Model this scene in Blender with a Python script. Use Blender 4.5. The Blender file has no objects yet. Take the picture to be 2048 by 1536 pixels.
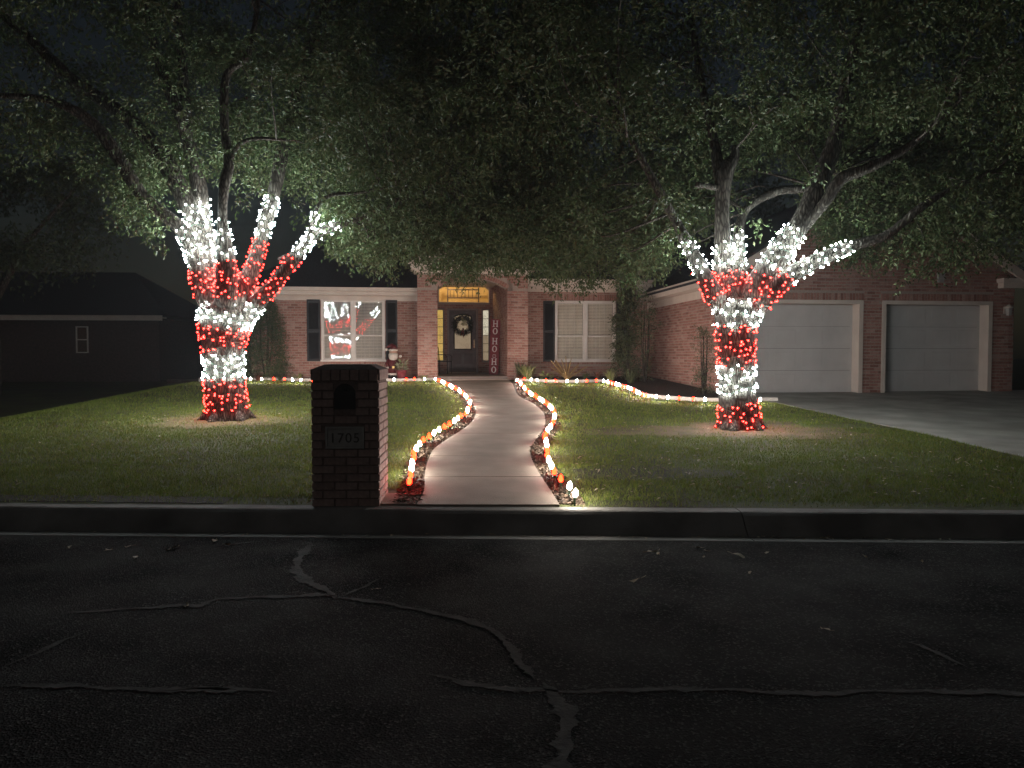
import bpy, math, random
import numpy as np
from mathutils import Vector, Matrix
R = math.radians
random.seed(7); rng = np.random.default_rng(11)
scene = bpy.context.scene
C = scene.collection

# ------------------------------------------------------------------ camera, sky, exposure
EYE = 1.56; F = 1535.0; PITCH = math.atan(56 / F); YAW = R(6.8)
cam = bpy.data.cameras.new('camera'); cam_o = bpy.data.objects.new('camera', cam); C.objects.link(cam_o)
cam.sensor_fit = 'HORIZONTAL'; cam.sensor_width = 36.0; cam.lens = 36.0 * F / 2048.0
cam.clip_start = 0.05; cam.clip_end = 2000
cam_o.location = (0, 0, EYE); cam_o.rotation_euler = (R(90) - PITCH, 0, 0)
scene.camera = cam_o
world = bpy.data.worlds.new('World'); scene.world = world; world.use_nodes = True
wn = world.node_tree.nodes; wl = world.node_tree.links
bg = wn['Background']; sky = wn.new('ShaderNodeTexSky'); sky.sky_type = 'NISHITA'; sky.sun_disc = False
SUN_EL, SUN_ROT = R(32), R(200)
sky.sun_elevation = SUN_EL; sky.sun_rotation = SUN_ROT; sky.air_density = 1.6; sky.dust_density = 2.0
wl.new(sky.outputs[0], bg.inputs[0]); bg.inputs[1].default_value = 0.0024
front_fill = bpy.data.lights.new('front_fill', 'SUN'); front_fill.energy = 0.028; front_fill.angle = R(12); front_fill.color = (0.95, 0.97, 1.0)  # weak fill added to lift the street-side faces; no moon is seen
front_fill_o = bpy.data.objects.new('front_fill', front_fill); C.objects.link(front_fill_o)
front_fill_o.rotation_euler = (R(90) - SUN_EL, 0, -SUN_ROT + R(180))
scene.view_settings.view_transform = 'Standard'; scene.view_settings.look = 'None'
scene.view_settings.exposure = 0.0; scene.view_settings.gamma = 1.0
scene.render.engine = 'CYCLES'
cy = scene.cycles
cy.use_denoising = True; cy.use_adaptive_sampling = True; cy.adaptive_threshold = 0.03; cy.adaptive_min_samples = 32; cy.volume_bounces = 0; cy.use_light_tree = True; cy.max_bounces = 5; cy.diffuse_bounces = 2; cy.glossy_bounces = 3
cy.transmission_bounces = 4; cy.transparent_max_bounces = 8; cy.sample_clamp_indirect = 3.0; cy.caustics_reflective = False
cy.caustics_refractive = False
TREE_WHITE, TREE_RED, PATH_WHITE, PATH_RED = 420.0, 70.0, 300.0, 56.0

# ------------------------------------------------------------------ pixel (2048 frame) <-> place
cp, sp = math.cos(PITCH), math.sin(PITCH); cyw, syw = math.cos(YAW), math.sin(YAW)
def ray(px, py):
    x = (px - 1024) / F; z = (768 - py) / F
    return Vector((x, cp + z * sp, z * cp - sp))
def at(px, py, Y):
    d = ray(px, py); t = Y / d.y
    return Vector((d.x * t, Y, EYE + d.z * t))
def G(y):                                   # lawn height
    return 0.17 + 0.042 * (min(max(y, 6.9), 24.5) - 7.0)
def hit(px, py, h=0.0):                     # point on the lawn plane (raised by h)
    d = ray(px, py); t = (EYE - (0.17 + h - 0.294)) / (0.042 * d.y - d.z)
    return Vector((d.x * t, d.y * t, EYE + d.z * t))
def proj(p):
    dy = p[..., 1]; z = p[..., 2] - EYE
    yc = dy * cp - z * sp; zc = dy * sp + z * cp
    return 1024 + F * p[..., 0] / yc, 768 - F * zc / yc
def hu(px, V, py=690):                      # house coordinate u of pixel column px on the plane v = V
    d = ray(px, py); u = d.x * cyw + d.y * syw; v = -d.x * syw + d.y * cyw
    return u * V / v
def hz(px, py, V):                          # height of a pixel on the plane v = V
    d = ray(px, py); v = -d.x * syw + d.y * cyw
    return EYE + d.z * V / v
def W(u, v, z=0.0): return Vector((u * cyw - v * syw, u * syw + v * cyw, z))
def K(x): return 6.88 - 0.0358 * x           # kerb line

# ------------------------------------------------------------------ materials
def nodes(m):
    m.use_nodes = True; return m.node_tree.nodes, m.node_tree.links, m.node_tree.nodes['Principled BSDF']
def mat(name, c1, c2=None, scale=8.0, rough=0.8, bump=0.0, bscale=None, metal=0.0, detail=6.0, spec=0.3, stretch=None):
    m = bpy.data.materials.new(name); n, l, b = nodes(m)
    b.inputs['Roughness'].default_value = rough; b.inputs['Metallic'].default_value = metal
    b.inputs['Specular IOR Level'].default_value = spec
    tc = n.new('ShaderNodeTexCoord'); mp = n.new('ShaderNodeMapping'); l.new(tc.outputs['Object'], mp.inputs[0])
    if stretch: mp.inputs['Scale'].default_value = stretch
    if c2 is None: c2 = tuple(x * 0.72 for x in c1)
    nt = n.new('ShaderNodeTexNoise'); nt.inputs['Scale'].default_value = scale; nt.inputs['Detail'].default_value = detail
    l.new(mp.outputs[0], nt.inputs['Vector'])
    cr = n.new('ShaderNodeValToRGB'); cr.color_ramp.elements[0].position = 0.34; cr.color_ramp.elements[1].position = 0.68
    cr.color_ramp.elements[0].color = (*c2, 1); cr.color_ramp.elements[1].color = (*c1, 1)
    l.new(nt.outputs['Fac'], cr.inputs[0]); l.new(cr.outputs[0], b.inputs['Base Color'])
    if bump:
        n2 = n.new('ShaderNodeTexNoise'); n2.inputs['Scale'].default_value = bscale or scale * 4; n2.inputs['Detail'].default_value = 8
        l.new(mp.outputs[0], n2.inputs['Vector'])
        bp = n.new('ShaderNodeBump'); bp.inputs['Strength'].default_value = bump; bp.inputs['Distance'].default_value = 0.02
        l.new(n2.outputs['Fac'], bp.inputs['Height']); l.new(bp.outputs[0], b.inputs['Normal'])
    return m
def varied(name, cols, rough=0.8, bump=0.3, bscale=60, spec=0.3, trans=0.0, grain=25):
    """colour picked per piece (island and object), fine grain on top"""
    m = bpy.data.materials.new(name); n, l, b = nodes(m)
    b.inputs['Roughness'].default_value = rough; b.inputs['Specular IOR Level'].default_value = spec
    g = n.new('ShaderNodeNewGeometry'); o = n.new('ShaderNodeObjectInfo')
    a = n.new('ShaderNodeMath'); a.operation = 'ADD'; f = n.new('ShaderNodeMath'); f.operation = 'FRACT'
    l.new(g.outputs['Random Per Island'], a.inputs[0]); l.new(o.outputs['Random'], a.inputs[1]); l.new(a.outputs[0], f.inputs[0])
    cr = n.new('ShaderNodeValToRGB'); e = cr.color_ramp.elements
    e[0].position = 0.0; e[0].color = (*cols[0], 1); e[1].position = 1.0; e[1].color = (*cols[-1], 1)
    for i in range(1, len(cols) - 1):
        x = e.new(i / (len(cols) - 1)); x.color = (*cols[i], 1)
    l.new(f.outputs[0], cr.inputs[0])
    tc = n.new('ShaderNodeTexCoord'); nt = n.new('ShaderNodeTexNoise'); nt.inputs['Scale'].default_value = grain; nt.inputs['Detail'].default_value = 5
    l.new(tc.outputs['Object'], nt.inputs['Vector'])
    mr = n.new('ShaderNodeMapRange'); mr.inputs[1].default_value = 0.3; mr.inputs[2].default_value = 0.7; mr.inputs[3].default_value = 0.78; mr.inputs[4].default_value = 1.2
    l.new(nt.outputs['Fac'], mr.inputs[0])
    mx = n.new('ShaderNodeVectorMath'); mx.operation = 'SCALE'; l.new(cr.outputs[0], mx.inputs[0]); l.new(mr.outputs[0], mx.inputs['Scale'])
    l.new(mx.outputs[0], b.inputs['Base Color'])
    if bump:
        n2 = n.new('ShaderNodeTexNoise'); n2.inputs['Scale'].default_value = bscale; n2.inputs['Detail'].default_value = 6
        l.new(tc.outputs['Object'], n2.inputs['Vector'])
        bp = n.new('ShaderNodeBump'); bp.inputs['Strength'].default_value = bump; bp.inputs['Distance'].default_value = 0.006
        l.new(n2.outputs['Fac'], bp.inputs['Height']); l.new(bp.outputs[0], b.inputs['Normal'])
    if trans:
        t = n.new('ShaderNodeBsdfTranslucent'); l.new(mx.outputs[0], t.inputs[0])
        mi = n.new('ShaderNodeMixShader'); mi.inputs[0].default_value = trans
        l.new(b.outputs[0], mi.inputs[1]); l.new(t.outputs[0], mi.inputs[2]); l.new(mi.outputs[0], n['Material Output'].inputs[0])
    return m
def glow(name, col, strength, sampling='FRONT'):
    m = bpy.data.materials.new(name); n, l, b = nodes(m); n.remove(b)
    e = n.new('ShaderNodeEmission'); e.inputs[0].default_value = (*col, 1); e.inputs[1].default_value = strength
    l.new(e.outputs[0], n['Material Output'].inputs[0]); m.cycles.emission_sampling = sampling
    return m
def glass(name, tint=(1, 1, 1), refl=1.0):
    m = bpy.data.materials.new(name); n, l, b = nodes(m); n.remove(b)
    t = n.new('ShaderNodeBsdfTransparent'); t.inputs[0].default_value = (*tint, 1)
    g = n.new('ShaderNodeBsdfGlossy'); g.inputs['Roughness'].default_value = 0.0
    fr = n.new('ShaderNodeFresnel'); fr.inputs[0].default_value = 1.52
    mu = n.new('ShaderNodeMath'); mu.operation = 'MULTIPLY'; mu.inputs[1].default_value = 1.9 * refl; mu.use_clamp = True
    l.new(fr.outputs[0], mu.inputs[0]); mi = n.new('ShaderNodeMixShader')
    l.new(mu.outputs[0], mi.inputs[0]); l.new(t.outputs[0], mi.inputs[1]); l.new(g.outputs[0], mi.inputs[2])
    l.new(mi.outputs[0], n['Material Output'].inputs[0])
    return m
def glow_glass(name, c1, c2, strength, scale=26):
    """textured door glass; the light of the hall behind is put in as emission"""
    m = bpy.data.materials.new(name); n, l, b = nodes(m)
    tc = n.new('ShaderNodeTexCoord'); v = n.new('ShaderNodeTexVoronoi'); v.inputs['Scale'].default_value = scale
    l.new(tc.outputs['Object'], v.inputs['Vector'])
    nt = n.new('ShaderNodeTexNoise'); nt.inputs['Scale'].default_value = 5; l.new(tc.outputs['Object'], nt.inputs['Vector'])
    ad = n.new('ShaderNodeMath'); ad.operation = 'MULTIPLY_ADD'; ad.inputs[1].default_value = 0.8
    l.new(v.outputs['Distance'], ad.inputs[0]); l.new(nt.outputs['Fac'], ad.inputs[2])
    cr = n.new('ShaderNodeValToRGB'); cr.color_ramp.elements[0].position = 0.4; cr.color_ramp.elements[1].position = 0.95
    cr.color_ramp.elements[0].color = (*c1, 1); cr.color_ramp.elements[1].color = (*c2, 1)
    l.new(ad.outputs[0], cr.inputs[0]); l.new(cr.outputs[0], b.inputs['Emission Color']); b.inputs['Emission Strength'].default_value = strength  # hall light painted in as the pane's own glow
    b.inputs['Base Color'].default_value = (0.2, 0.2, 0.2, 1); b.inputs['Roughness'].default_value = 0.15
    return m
M = {}
M['brick'] = varied('brick_clay', [(.22, .105, .082), (.31, .155, .122), (.36, .195, .158), (.26, .118, .092), (.40, .255, .21), (.30, .14, .11)], 0.85, 0.5, 90)
M['mailbrick'] = varied('brick_mailbox', [(.25, .17, .15), (.30, .205, .18), (.34, .235, .21), (.28, .185, .165)], 0.85, 0.5, 90)
M['mortar'] = mat('mortar', (.40, .33, .28), (.30, .25, .21), 30, 0.95, 0.3)
M['mortar_dark'] = mat('mortar_mailbox', (.20, .14, .12), (.13, .09, .08), 30, 0.95, 0.3)
M['trim'] = mat('painted_trim', (.62, .55, .48), (.55, .48, .42), 3, 0.55, 0.03)
M['white'] = mat('white_vinyl', (.70, .66, .61), (.64, .60, .55), 5, 0.45)
M['garage'] = mat('garage_door_paint', (.55, .545, .53), (.49, .485, .47), 2.2, 0.5, 0.06, 30)
M['blind'] = mat('blind_slat', (.74, .69, .60), (.68, .63, .54), 6, 0.6)
M['shutter'] = mat('shutter_paint', (.022, .024, .026), (.014, .015, .017), 9, 0.5)
M['shingle'] = mat('roof_shingle', (.045, .045, .05), (.02, .02, .024), 26, 0.9, 0.6, 60, stretch=(1, 1, 3))
M['concrete'] = mat('walk_concrete', (.29, .235, .195), (.205, .165, .138), 2.3, 0.85, 0.25, 70, detail=9)
M['kerb'] = mat('kerb_concrete', (.28, .265, .245), (.13, .12, .11), 1.7, 0.9, 0.3, 60, detail=9)
M['drive'] = mat('driveway_concrete', (.34, .33, .29), (.22, .21, .185), 1.5, 0.9, 0.25, 60, detail=9)
M['porch'] = mat('porch_concrete', (.22, .18, .16), (.16, .13, .115), 4, 0.8, 0.1)
M['lawn'] = mat('lawn_soil', (.070, .085, .022), (.048, .042, .020), 1.1, 0.95, 0.5, 45, detail=9)
M['dirt'] = mat('dry_dirt', (.125, .085, .05), (.065, .055, .028), 3.2, 0.95, 0.7, 30, detail=9)
M['darkdirt'] = mat('dark_soil', (.045, .036, .026), (.026, .021, .016), 4, 0.95, 0.8, 30, detail=9)
M['straw'] = mat('dry_straw_soil', (.12, .105, .045), (.075, .065, .03), 4.5, 0.95, 0.8, 40, detail=9)
M['mulch'] = mat('bark_mulch', (.060, .042, .032), (.028, .020, .016), 14, 0.95, 1.0, 40)
M['seal'] = mat('crack_seal', (.075, .071, .066), (.030, .029, .027), 9, 0.95, 0.3, 50, detail=9)
M['edge'] = mat('edging_concrete', (.55, .53, .49), (.42, .40, .37), 6, 0.85, 0.2)
M['black'] = mat('black_metal', (.018, .018, .018), (.011, .011, .011), 10, 0.45, 0.0, metal=0.3)
M['wire'] = mat('light_wire', (.05, .085, .055), (.03, .05, .035), 20, 0.6)
M['socket'] = mat('bulb_socket', (.02, .05, .025), (.012, .03, .016), 20, 0.5)
M['door'] = mat('front_door_paint', (.115, .10, .112), (.085, .075, .083), 7, 0.45)
M['doorpanel'] = mat('front_door_panel', (.070, .050, .058), (.055, .04, .046), 7, 0.45)
M['doorframe'] = mat('door_frame_paint', (.26, .22, .22), (.20, .17, .17), 5, 0.5)
M['brass'] = mat('handle_metal', (.55, .45, .30), (.4, .33, .22), 10, 0.3, metal=0.9)
M['signred'] = mat('sign_board', (.21, .025, .035), (.15, .02, .028), 5, 0.7, 0.1)
M['letter'] = mat('sign_letter', (.68, .62, .60), (.6, .54, .52), 8, 0.6)
M['cream'] = mat('hall_wall', (.72, .58, .36), (.68, .54, .33), 2, 0.8)
M['plaque'] = mat('plaque_stone', (.38, .37, .35), (.30, .29, .28), 14, 0.85, 0.2)
M['digit'] = mat('plaque_digit', (.10, .095, .09), (.08, .075, .07), 14, 0.8)
M['dark'] = mat('dark_backing', (.03, .027, .025), (.02, .02, .02), 3, 0.9)  # unlit interior put in as a near-black colour
M['glass'] = glass('window_glass'); M['dull_glass'] = glass('low_reflection_glass', (.9, .9, .88), .03)  # second glass has its reflection cut to hide the mirrored tree lights
M['tglass'] = glass('transom_glass', refl=0.6)
M['glow_yellow'] = glow_glass('sidelight_glow_warm', (.30, .15, .02), (.85, .55, .12), 0.62)
M['glow_pale'] = glow_glass('sidelight_glow_pale', (.34, .25, .14), (.95, .88, .66), 0.62)
M['glow_door'] = glow_glass('door_glass_glow', (.26, .175, .095), (.52, .39, .24), 0.48, 34)
M['leafA'] = varied('oak_leaf', [(.028, .050, .016), (.048, .074, .024), (.072, .10, .036), (.095, .115, .05), (.075, .08, .036), (.035, .060, .02)], 0.58, 0, spec=0.2, trans=0.22, grain=6)
M['leafB'] = varied('holly_leaf', [(.045, .062, .028), (.075, .095, .042), (.11, .13, .06)], 0.42, 0, spec=0.45, trans=0.15, grain=6)
M['leafC'] = varied('dim_leaf', [(.035, .05, .022), (.055, .07, .032), (.07, .085, .045)], 0.6, 0, spec=0.3, trans=0.2, grain=6)
M['liriope'] = varied('strap_leaf', [(.14, .19, .05), (.30, .33, .12), (.46, .46, .24), (.12, .16, .05)], 0.5, 0, trans=0.25, grain=8)
M['pale_leaf'] = varied('pale_leaf', [(.22, .26, .12), (.36, .38, .24), (.5, .5, .40)], 0.5, 0, trans=0.25, grain=8)
M['fern'] = varied('orange_lit_frond', [(.38, .25, .10), (.52, .36, .16), (.42, .30, .12)], 0.6, 0, trans=0.2, grain=8)  # orange light of the bulbs is put into the leaf colour
M['redleaf'] = varied('bronze_leaf', [(.13, .05, .035), (.20, .08, .05), (.10, .06, .03)], 0.5, 0, trans=0.2, grain=8)
M['wreathleaf'] = varied('wreath_needle', [(.016, .018, .014), (.028, .024, .02), (.022, .03, .016)], 0.6, 0, grain=8)
M['grass'] = varied('grass_blade', [(.095, .155, .015), (.145, .205, .024), (.20, .235, .042), (.115, .17, .018), (.30, .27, .09)], 0.6, 0, spec=0.3, trans=0.3, grain=3)
M['dryleaf'] = varied('fallen_leaf', [(.34, .28, .19), (.50, .43, .32), (.24, .17, .10)], 0.7, 0, grain=20)
M['chip'] = varied('wood_chip', [(.04, .028, .02), (.09, .06, .04), (.14, .10, .07), (.06, .04, .03)], 0.9, 0, grain=30)
M['dimbrick'] = mat('dimmed_brick', (.10, .07, .06), (.065, .048, .042), 9, .9, .4, 40)  # night dimness of the neighbouring wall put into its brick colour
M['fig_red'] = mat('figurine_coat', (.095, .014, .017), (.07, .011, .013), 12, 0.5)
M['fig_white'] = mat('figurine_beard', (.58, .54, .48), (.46, .42, .37), 30, 0.7, 0.4)
M['fig_skin'] = mat('figurine_face', (.42, .27, .20), (.36, .23, .17), 12, 0.6)
M['gold'] = mat('figurine_buckle', (.6, .42, .15), (.5, .35, .12), 12, 0.35, metal=0.7)
M['pot'] = mat('glazed_pot', (.20, .045, .05), (.12, .03, .035), 9, 0.3)
M['bark'] = None
# bark: ridged, with grey-brown plates
m = bpy.data.materials.new('oak_bark'); n, l, b = nodes(m); b.inputs['Roughness'].default_value = 0.9; b.inputs['Specular IOR Level'].default_value = 0.15
tc = n.new('ShaderNodeTexCoord'); mp = n.new('ShaderNodeMapping'); mp.inputs['Scale'].default_value = (9, 9, 2.2); l.new(tc.outputs['Object'], mp.inputs[0])
v = n.new('ShaderNodeTexVoronoi'); v.feature = 'DISTANCE_TO_EDGE'; v.inputs['Scale'].default_value = 2.6; l.new(mp.outputs[0], v.inputs['Vector'])
nt = n.new('ShaderNodeTexNoise'); nt.inputs['Scale'].default_value = 1.6; nt.inputs['Detail'].default_value = 9; l.new(mp.outputs[0], nt.inputs['Vector'])
mu = n.new('ShaderNodeMath'); mu.operation = 'MULTIPLY'; l.new(v.outputs['Distance'], mu.inputs[0]); l.new(nt.outputs['Fac'], mu.inputs[1])
cr = n.new('ShaderNodeValToRGB'); cr.color_ramp.elements[0].position = 0.01; cr.color_ramp.elements[1].position = 0.16
cr.color_ramp.elements[0].color = (.022, .017, .013, 1); cr.color_ramp.elements[1].color = (.115, .10, .082, 1)
l.new(mu.outputs[0], cr.inputs[0]); l.new(cr.outputs[0], b.inputs['Base Color'])
bp = n.new('ShaderNodeBump'); bp.inputs['Strength'].default_value = 0.9; bp.inputs['Distance'].default_value = 0.04
l.new(mu.outputs[0], bp.inputs['Height']); l.new(bp.outputs[0], b.inputs['Normal']); M['bark'] = m
# asphalt: aggregate specks
m = bpy.data.materials.new('asphalt'); n, l, b = nodes(m); b.inputs['Roughness'].default_value = 0.95; b.inputs['Specular IOR Level'].default_value = 0.03
tc = n.new('ShaderNodeTexCoord'); v = n.new('ShaderNodeTexVoronoi'); v.inputs['Scale'].default_value = 95; l.new(tc.outputs['Object'], v.inputs['Vector'])
nt = n.new('ShaderNodeTexNoise'); nt.inputs['Scale'].default_value = 1.4; nt.inputs['Detail'].default_value = 8; l.new(tc.outputs['Object'], nt.inputs['Vector'])
sx = n.new('ShaderNodeSeparateColor'); l.new(v.outputs['Color'], sx.inputs[0])
pw = n.new('ShaderNodeMath'); pw.operation = 'POWER'; pw.inputs[1].default_value = 9; l.new(sx.outputs[0], pw.inputs[0])
ad = n.new('ShaderNodeMath'); ad.operation = 'MULTIPLY_ADD'; ad.inputs[1].default_value = 0.75; l.new(pw.outputs[0], ad.inputs[0]); l.new(nt.outputs['Fac'], ad.inputs[2])
cr = n.new('ShaderNodeValToRGB'); cr.color_ramp.elements[0].position = 0.3; cr.color_ramp.elements[1].position = 1.1
cr.color_ramp.elements[0].color = (.007, .007, .0072, 1); cr.color_ramp.elements[1].color = (.10, .097, .092, 1)
l.new(ad.outputs[0], cr.inputs[0]); l.new(cr.outputs[0], b.inputs['Base Color'])
bp = n.new('ShaderNodeBump'); bp.inputs['Strength'].default_value = 0.8; bp.inputs['Distance'].default_value = 0.008
l.new(v.outputs['Distance'], bp.inputs['Height']); l.new(bp.outputs[0], b.inputs['Normal']); M['asphalt'] = m
M['tree_white'] = glow('tree_bulb_white', (.84, .98, 1.0), TREE_WHITE)
M['tree_red'] = glow('tree_bulb_red', (1.0, .012, .009), TREE_RED)
M['path_white'] = glow('path_bulb_white', (1.0, .92, .80), PATH_WHITE)
M['path_red'] = glow('path_bulb_red', (1.0, .009, .002), PATH_RED)
M['hall_lamp'] = glow('hall_lamp_glow', (1.0, .66, .26), 230.0)

# ------------------------------------------------------------------ mesh helpers
def link(name, me, parent=None, loc=(0, 0, 0), rot=(0, 0, 0)):
    o = bpy.data.objects.new(name, me); C.objects.link(o); o.location = loc; o.rotation_euler = rot
    if parent is not None: o.parent = parent
    return o
def tag(o, label=None, cat=None, group=None, kind=None):
    for k, v_ in (('label', label), ('category', cat), ('group', group), ('kind', kind)):
        if v_: o[k] = v_
    return o
def empty(name, loc, rz=0.0):
    o = bpy.data.objects.new(name, None); C.objects.link(o); o.location = loc; o.rotation_euler = (0, 0, rz); o.empty_display_size = 0.2
    return o
def np_mesh(name, verts, tris, m, smooth=False):
    me = bpy.data.meshes.new(name); k = tris.shape[1]
    me.vertices.add(len(verts)); me.vertices.foreach_set('co', verts.astype(np.float32).ravel())
    me.loops.add(tris.size); me.loops.foreach_set('vertex_index', tris.astype(np.int32).ravel())
    me.polygons.add(len(tris)); me.polygons.foreach_set('loop_start', np.arange(0, tris.size, k, dtype=np.int32))
    me.update(calc_edges=True)
    if smooth: me.polygons.foreach_set('use_smooth', np.ones(len(tris), dtype=bool))
    me.materials.append(m)
    return me
class MB:
    def __init__(s): s.v = []; s.f = []; s.mi = []; s.sm = []
    def add(s, vs, fs, mi=0, smooth=False):
        b = len(s.v); s.v += [tuple(x) for x in vs]; s.f += [tuple(i + b for i in f) for f in fs]
        s.mi += [mi] * len(fs); s.sm += [smooth] * len(fs); return s
    def box(s, x0, x1, y0, y1, z0, z1, mi=0):
        vs = [(x0, y0, z0), (x1, y0, z0), (x1, y1, z0), (x0, y1, z0), (x0, y0, z1), (x1, y0, z1), (x1, y1, z1), (x0, y1, z1)]
        return s.add(vs, [(0, 3, 2, 1), (4, 5, 6, 7), (0, 1, 5, 4), (1, 2, 6, 5), (2, 3, 7, 6), (3, 0, 4, 7)], mi)
    def prism(s, poly, y0, y1, mi=0):       # poly in (x, z), counter-clockwise seen from -y, pushed along y
        k = len(poly); vs = [(x, y0, z) for x, z in poly] + [(x, y1, z) for x, z in poly]
        fs = [tuple(range(k)), tuple(range(2 * k - 1, k - 1, -1))] + [(i, i + k, (i + 1) % k + k, (i + 1) % k) for i in range(k)]
        return s.add(vs, fs, mi)
    def slab(s, poly, zf, t, mi=0):          # ground-plan polygon with top at zf(x,y), thickness t
        k = len(poly); vs = [(x, y, zf(x, y)) for x, y in poly] + [(x, y, zf(x, y) - t) for x, y in poly]
        fs = [tuple(range(k)), tuple(range(2 * k - 1, k - 1, -1))] + [(i, i + k, (i + 1) % k + k, (i + 1) % k) for i in range(k)]
        return s.add(vs, fs, mi)
    def lathe(s, prof, n=12, mi=0, c=(0, 0, 0), smooth=True):
        vs = [(c[0] + r * math.cos(2 * math.pi * i / n), c[1] + r * math.sin(2 * math.pi * i / n), c[2] + z) for r, z in prof for i in range(n)]
        fs = [(j * n + i, j * n + (i + 1) % n, (j + 1) * n + (i + 1) % n, (j + 1) * n + i) for j in range(len(prof) - 1) for i in range(n)]
        fs += [tuple(range(n - 1, -1, -1)), tuple((len(prof) - 1) * n + i for i in range(n))]
        return s.add(vs, fs, mi, smooth)
    def tube(s, pts, rad, n=6, mi=0, rough=0.0, smooth=True):
        pts = [Vector(p) for p in pts]; vs = []; k = len(pts)
        if not hasattr(rad, '__len__'): rad = [rad] * k
        t0 = (pts[1] - pts[0]).normalized(); up = Vector((0, 0, 1)) if abs(t0.z) < 0.9 else Vector((0, 1, 0))
        a = t0.cross(up).normalized()
        for j in range(k):
            t = (pts[min(j + 1, k - 1)] - pts[max(j - 1, 0)]).normalized()
            a = (a - t * a.dot(t)).normalized(); b_ = t.cross(a)
            for i in range(n):
                w = 2 * math.pi * i / n; r = rad[j]
                if rough: r *= 1 + rough * (0.5 * math.sin(5 * w + 0.9 * j * 0.2) + 0.5 * math.sin(9 * w - 0.31 * j) + random.uniform(-.5, .5))
                vs.append(pts[j] + (a * math.cos(w) + b_ * math.sin(w)) * r)
        fs = [(j * n + i, j * n + (i + 1) % n, (j + 1) * n + (i + 1) % n, (j + 1) * n + i) for j in range(k - 1) for i in range(n)]
        fs += [tuple(range(n - 1, -1, -1)), tuple((k - 1) * n + i for i in range(n))]
        return s.add(vs, fs, mi, smooth)
    def build(s, name, mats, parent=None, off=(0, 0, 0), loc=(0, 0, 0), rot=(0, 0, 0)):
        return link(name, s.mesh(name, mats, off), parent, loc, rot)
    def mesh(s, name, mats, off=(0, 0, 0)):
        me = bpy.data.meshes.new(name)
        me.from_pydata([(x - off[0], y - off[1], z - off[2]) for x, y, z in s.v], [], s.f)
        mats = mats if isinstance(mats, (list, tuple)) else [mats]
        for q in mats: me.materials.append(q)
        me.polygons.foreach_set('material_index', s.mi); me.polygons.foreach_set('use_smooth', s.sm); me.update()
        return me
def smooth_path(pts, step):
    """Catmull-Rom through tuples of any length, resampled about every step metres"""
    P = [np.array(p, float) for p in pts]; P = [2 * P[0] - P[1]] + P + [2 * P[-1] - P[-2]]; out = []
    for i in range(1, len(P) - 2):
        d = np.linalg.norm((P[i + 1] - P[i])[:3]); k = max(1, int(round(d / step)))
        for q in range(k):
            t = q / k; a, b_, c, e = P[i - 1], P[i], P[i + 1], P[i + 2]
            out.append(0.5 * (2 * b_ + (c - a) * t + (2 * a - 5 * b_ + 4 * c - e) * t * t + (3 * b_ - a - 3 * c + e) * t ** 3))
    out.append(P[-2]); return out
def inside(px_, py_, poly):
    res = np.zeros(len(px_), bool); k = len(poly)
    for i in range(k):
        x0, y0 = poly[i][0], poly[i][1]; x1, y1 = poly[(i + 1) % k][0], poly[(i + 1) % k][1]
        c = ((y0 > py_) != (y1 > py_)) & (px_ < (x1 - x0) * (py_ - y0) / ((y1 - y0) if y1 != y0 else 1e-9) + x0)
        res ^= c
    return res
def leaves_mesh(name, P, D, N, L, Wd, m, fold=0.18):
    """one folded diamond leaf for each base point P, direction D, rough normal N"""
    D = D / np.linalg.norm(D, axis=1, keepdims=True); S = np.cross(D, N); S /= np.linalg.norm(S, axis=1, keepdims=True) + 1e-9
    U = np.cross(S, D); L = L[:, None]; Wd = Wd[:, None]; n_ = len(P); V = np.empty((n_, 4, 3), np.float32)
    V[:, 0] = P; V[:, 1] = P + D * L * .45 + S * Wd * .5 + U * Wd * fold; V[:, 2] = P + D * L - U * L * .08; V[:, 3] = P + D * L * .45 - S * Wd * .5 + U * Wd * fold
    i = np.arange(n_)[:, None] * 4; T = np.concatenate([i + np.array([[0, 1, 2]]), i + np.array([[0, 2, 3]])], 1).reshape(-1, 3)
    return np_mesh(name, V.reshape(-1, 3), T, m)
def unit(k): 
    x = rng.normal(size=(k, 3)); return x / np.linalg.norm(x, axis=1, keepdims=True)

# ------------------------------------------------------------------ ground, road, kerb
def terr(x, y):
    z = 0.17 + 0.042 * (np.clip(y, 6.5, 24.5) - 7.0)
    d = np.clip(-8.75 - x - 0.04 * (y - 13.6) , 0, 5.0)
    return z - np.minimum(0.16 * d, 0.55)
xs = np.concatenate([np.linspace(-160, -16, 13), np.linspace(-14, 14, 57), np.linspace(16, 160, 13)])
ys = np.concatenate([np.linspace(0, 1, 2), np.linspace(1.6, 19, 36), np.linspace(20, 190, 18)])
X, Y = np.meshgrid(xs, ys); kb = 6.88 - 0.0358 * X + 0.13
YY = kb + Y; ZZ = terr(X, YY); V = np.stack([X, YY, ZZ], -1).reshape(-1, 3); nx = len(xs)
q = np.array([[j * nx + i, j * nx + i + 1, (j + 1) * nx + i + 1, (j + 1) * nx + i] for j in range(len(ys) - 1) for i in range(nx - 1)])
tag(link('ground', np_mesh('ground', V, q, M['lawn'])), kind='structure')
mb = MB()
e0 = [(-160, K(-160) - .40), (160, K(160) - .40), (160, -90), (-160, -90)]
mb.add([(x, y, 0) for x, y in e0][::-1], [(0, 1, 2, 3)])
road = tag(mb.build('road', M['asphalt']), kind='structure')
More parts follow.
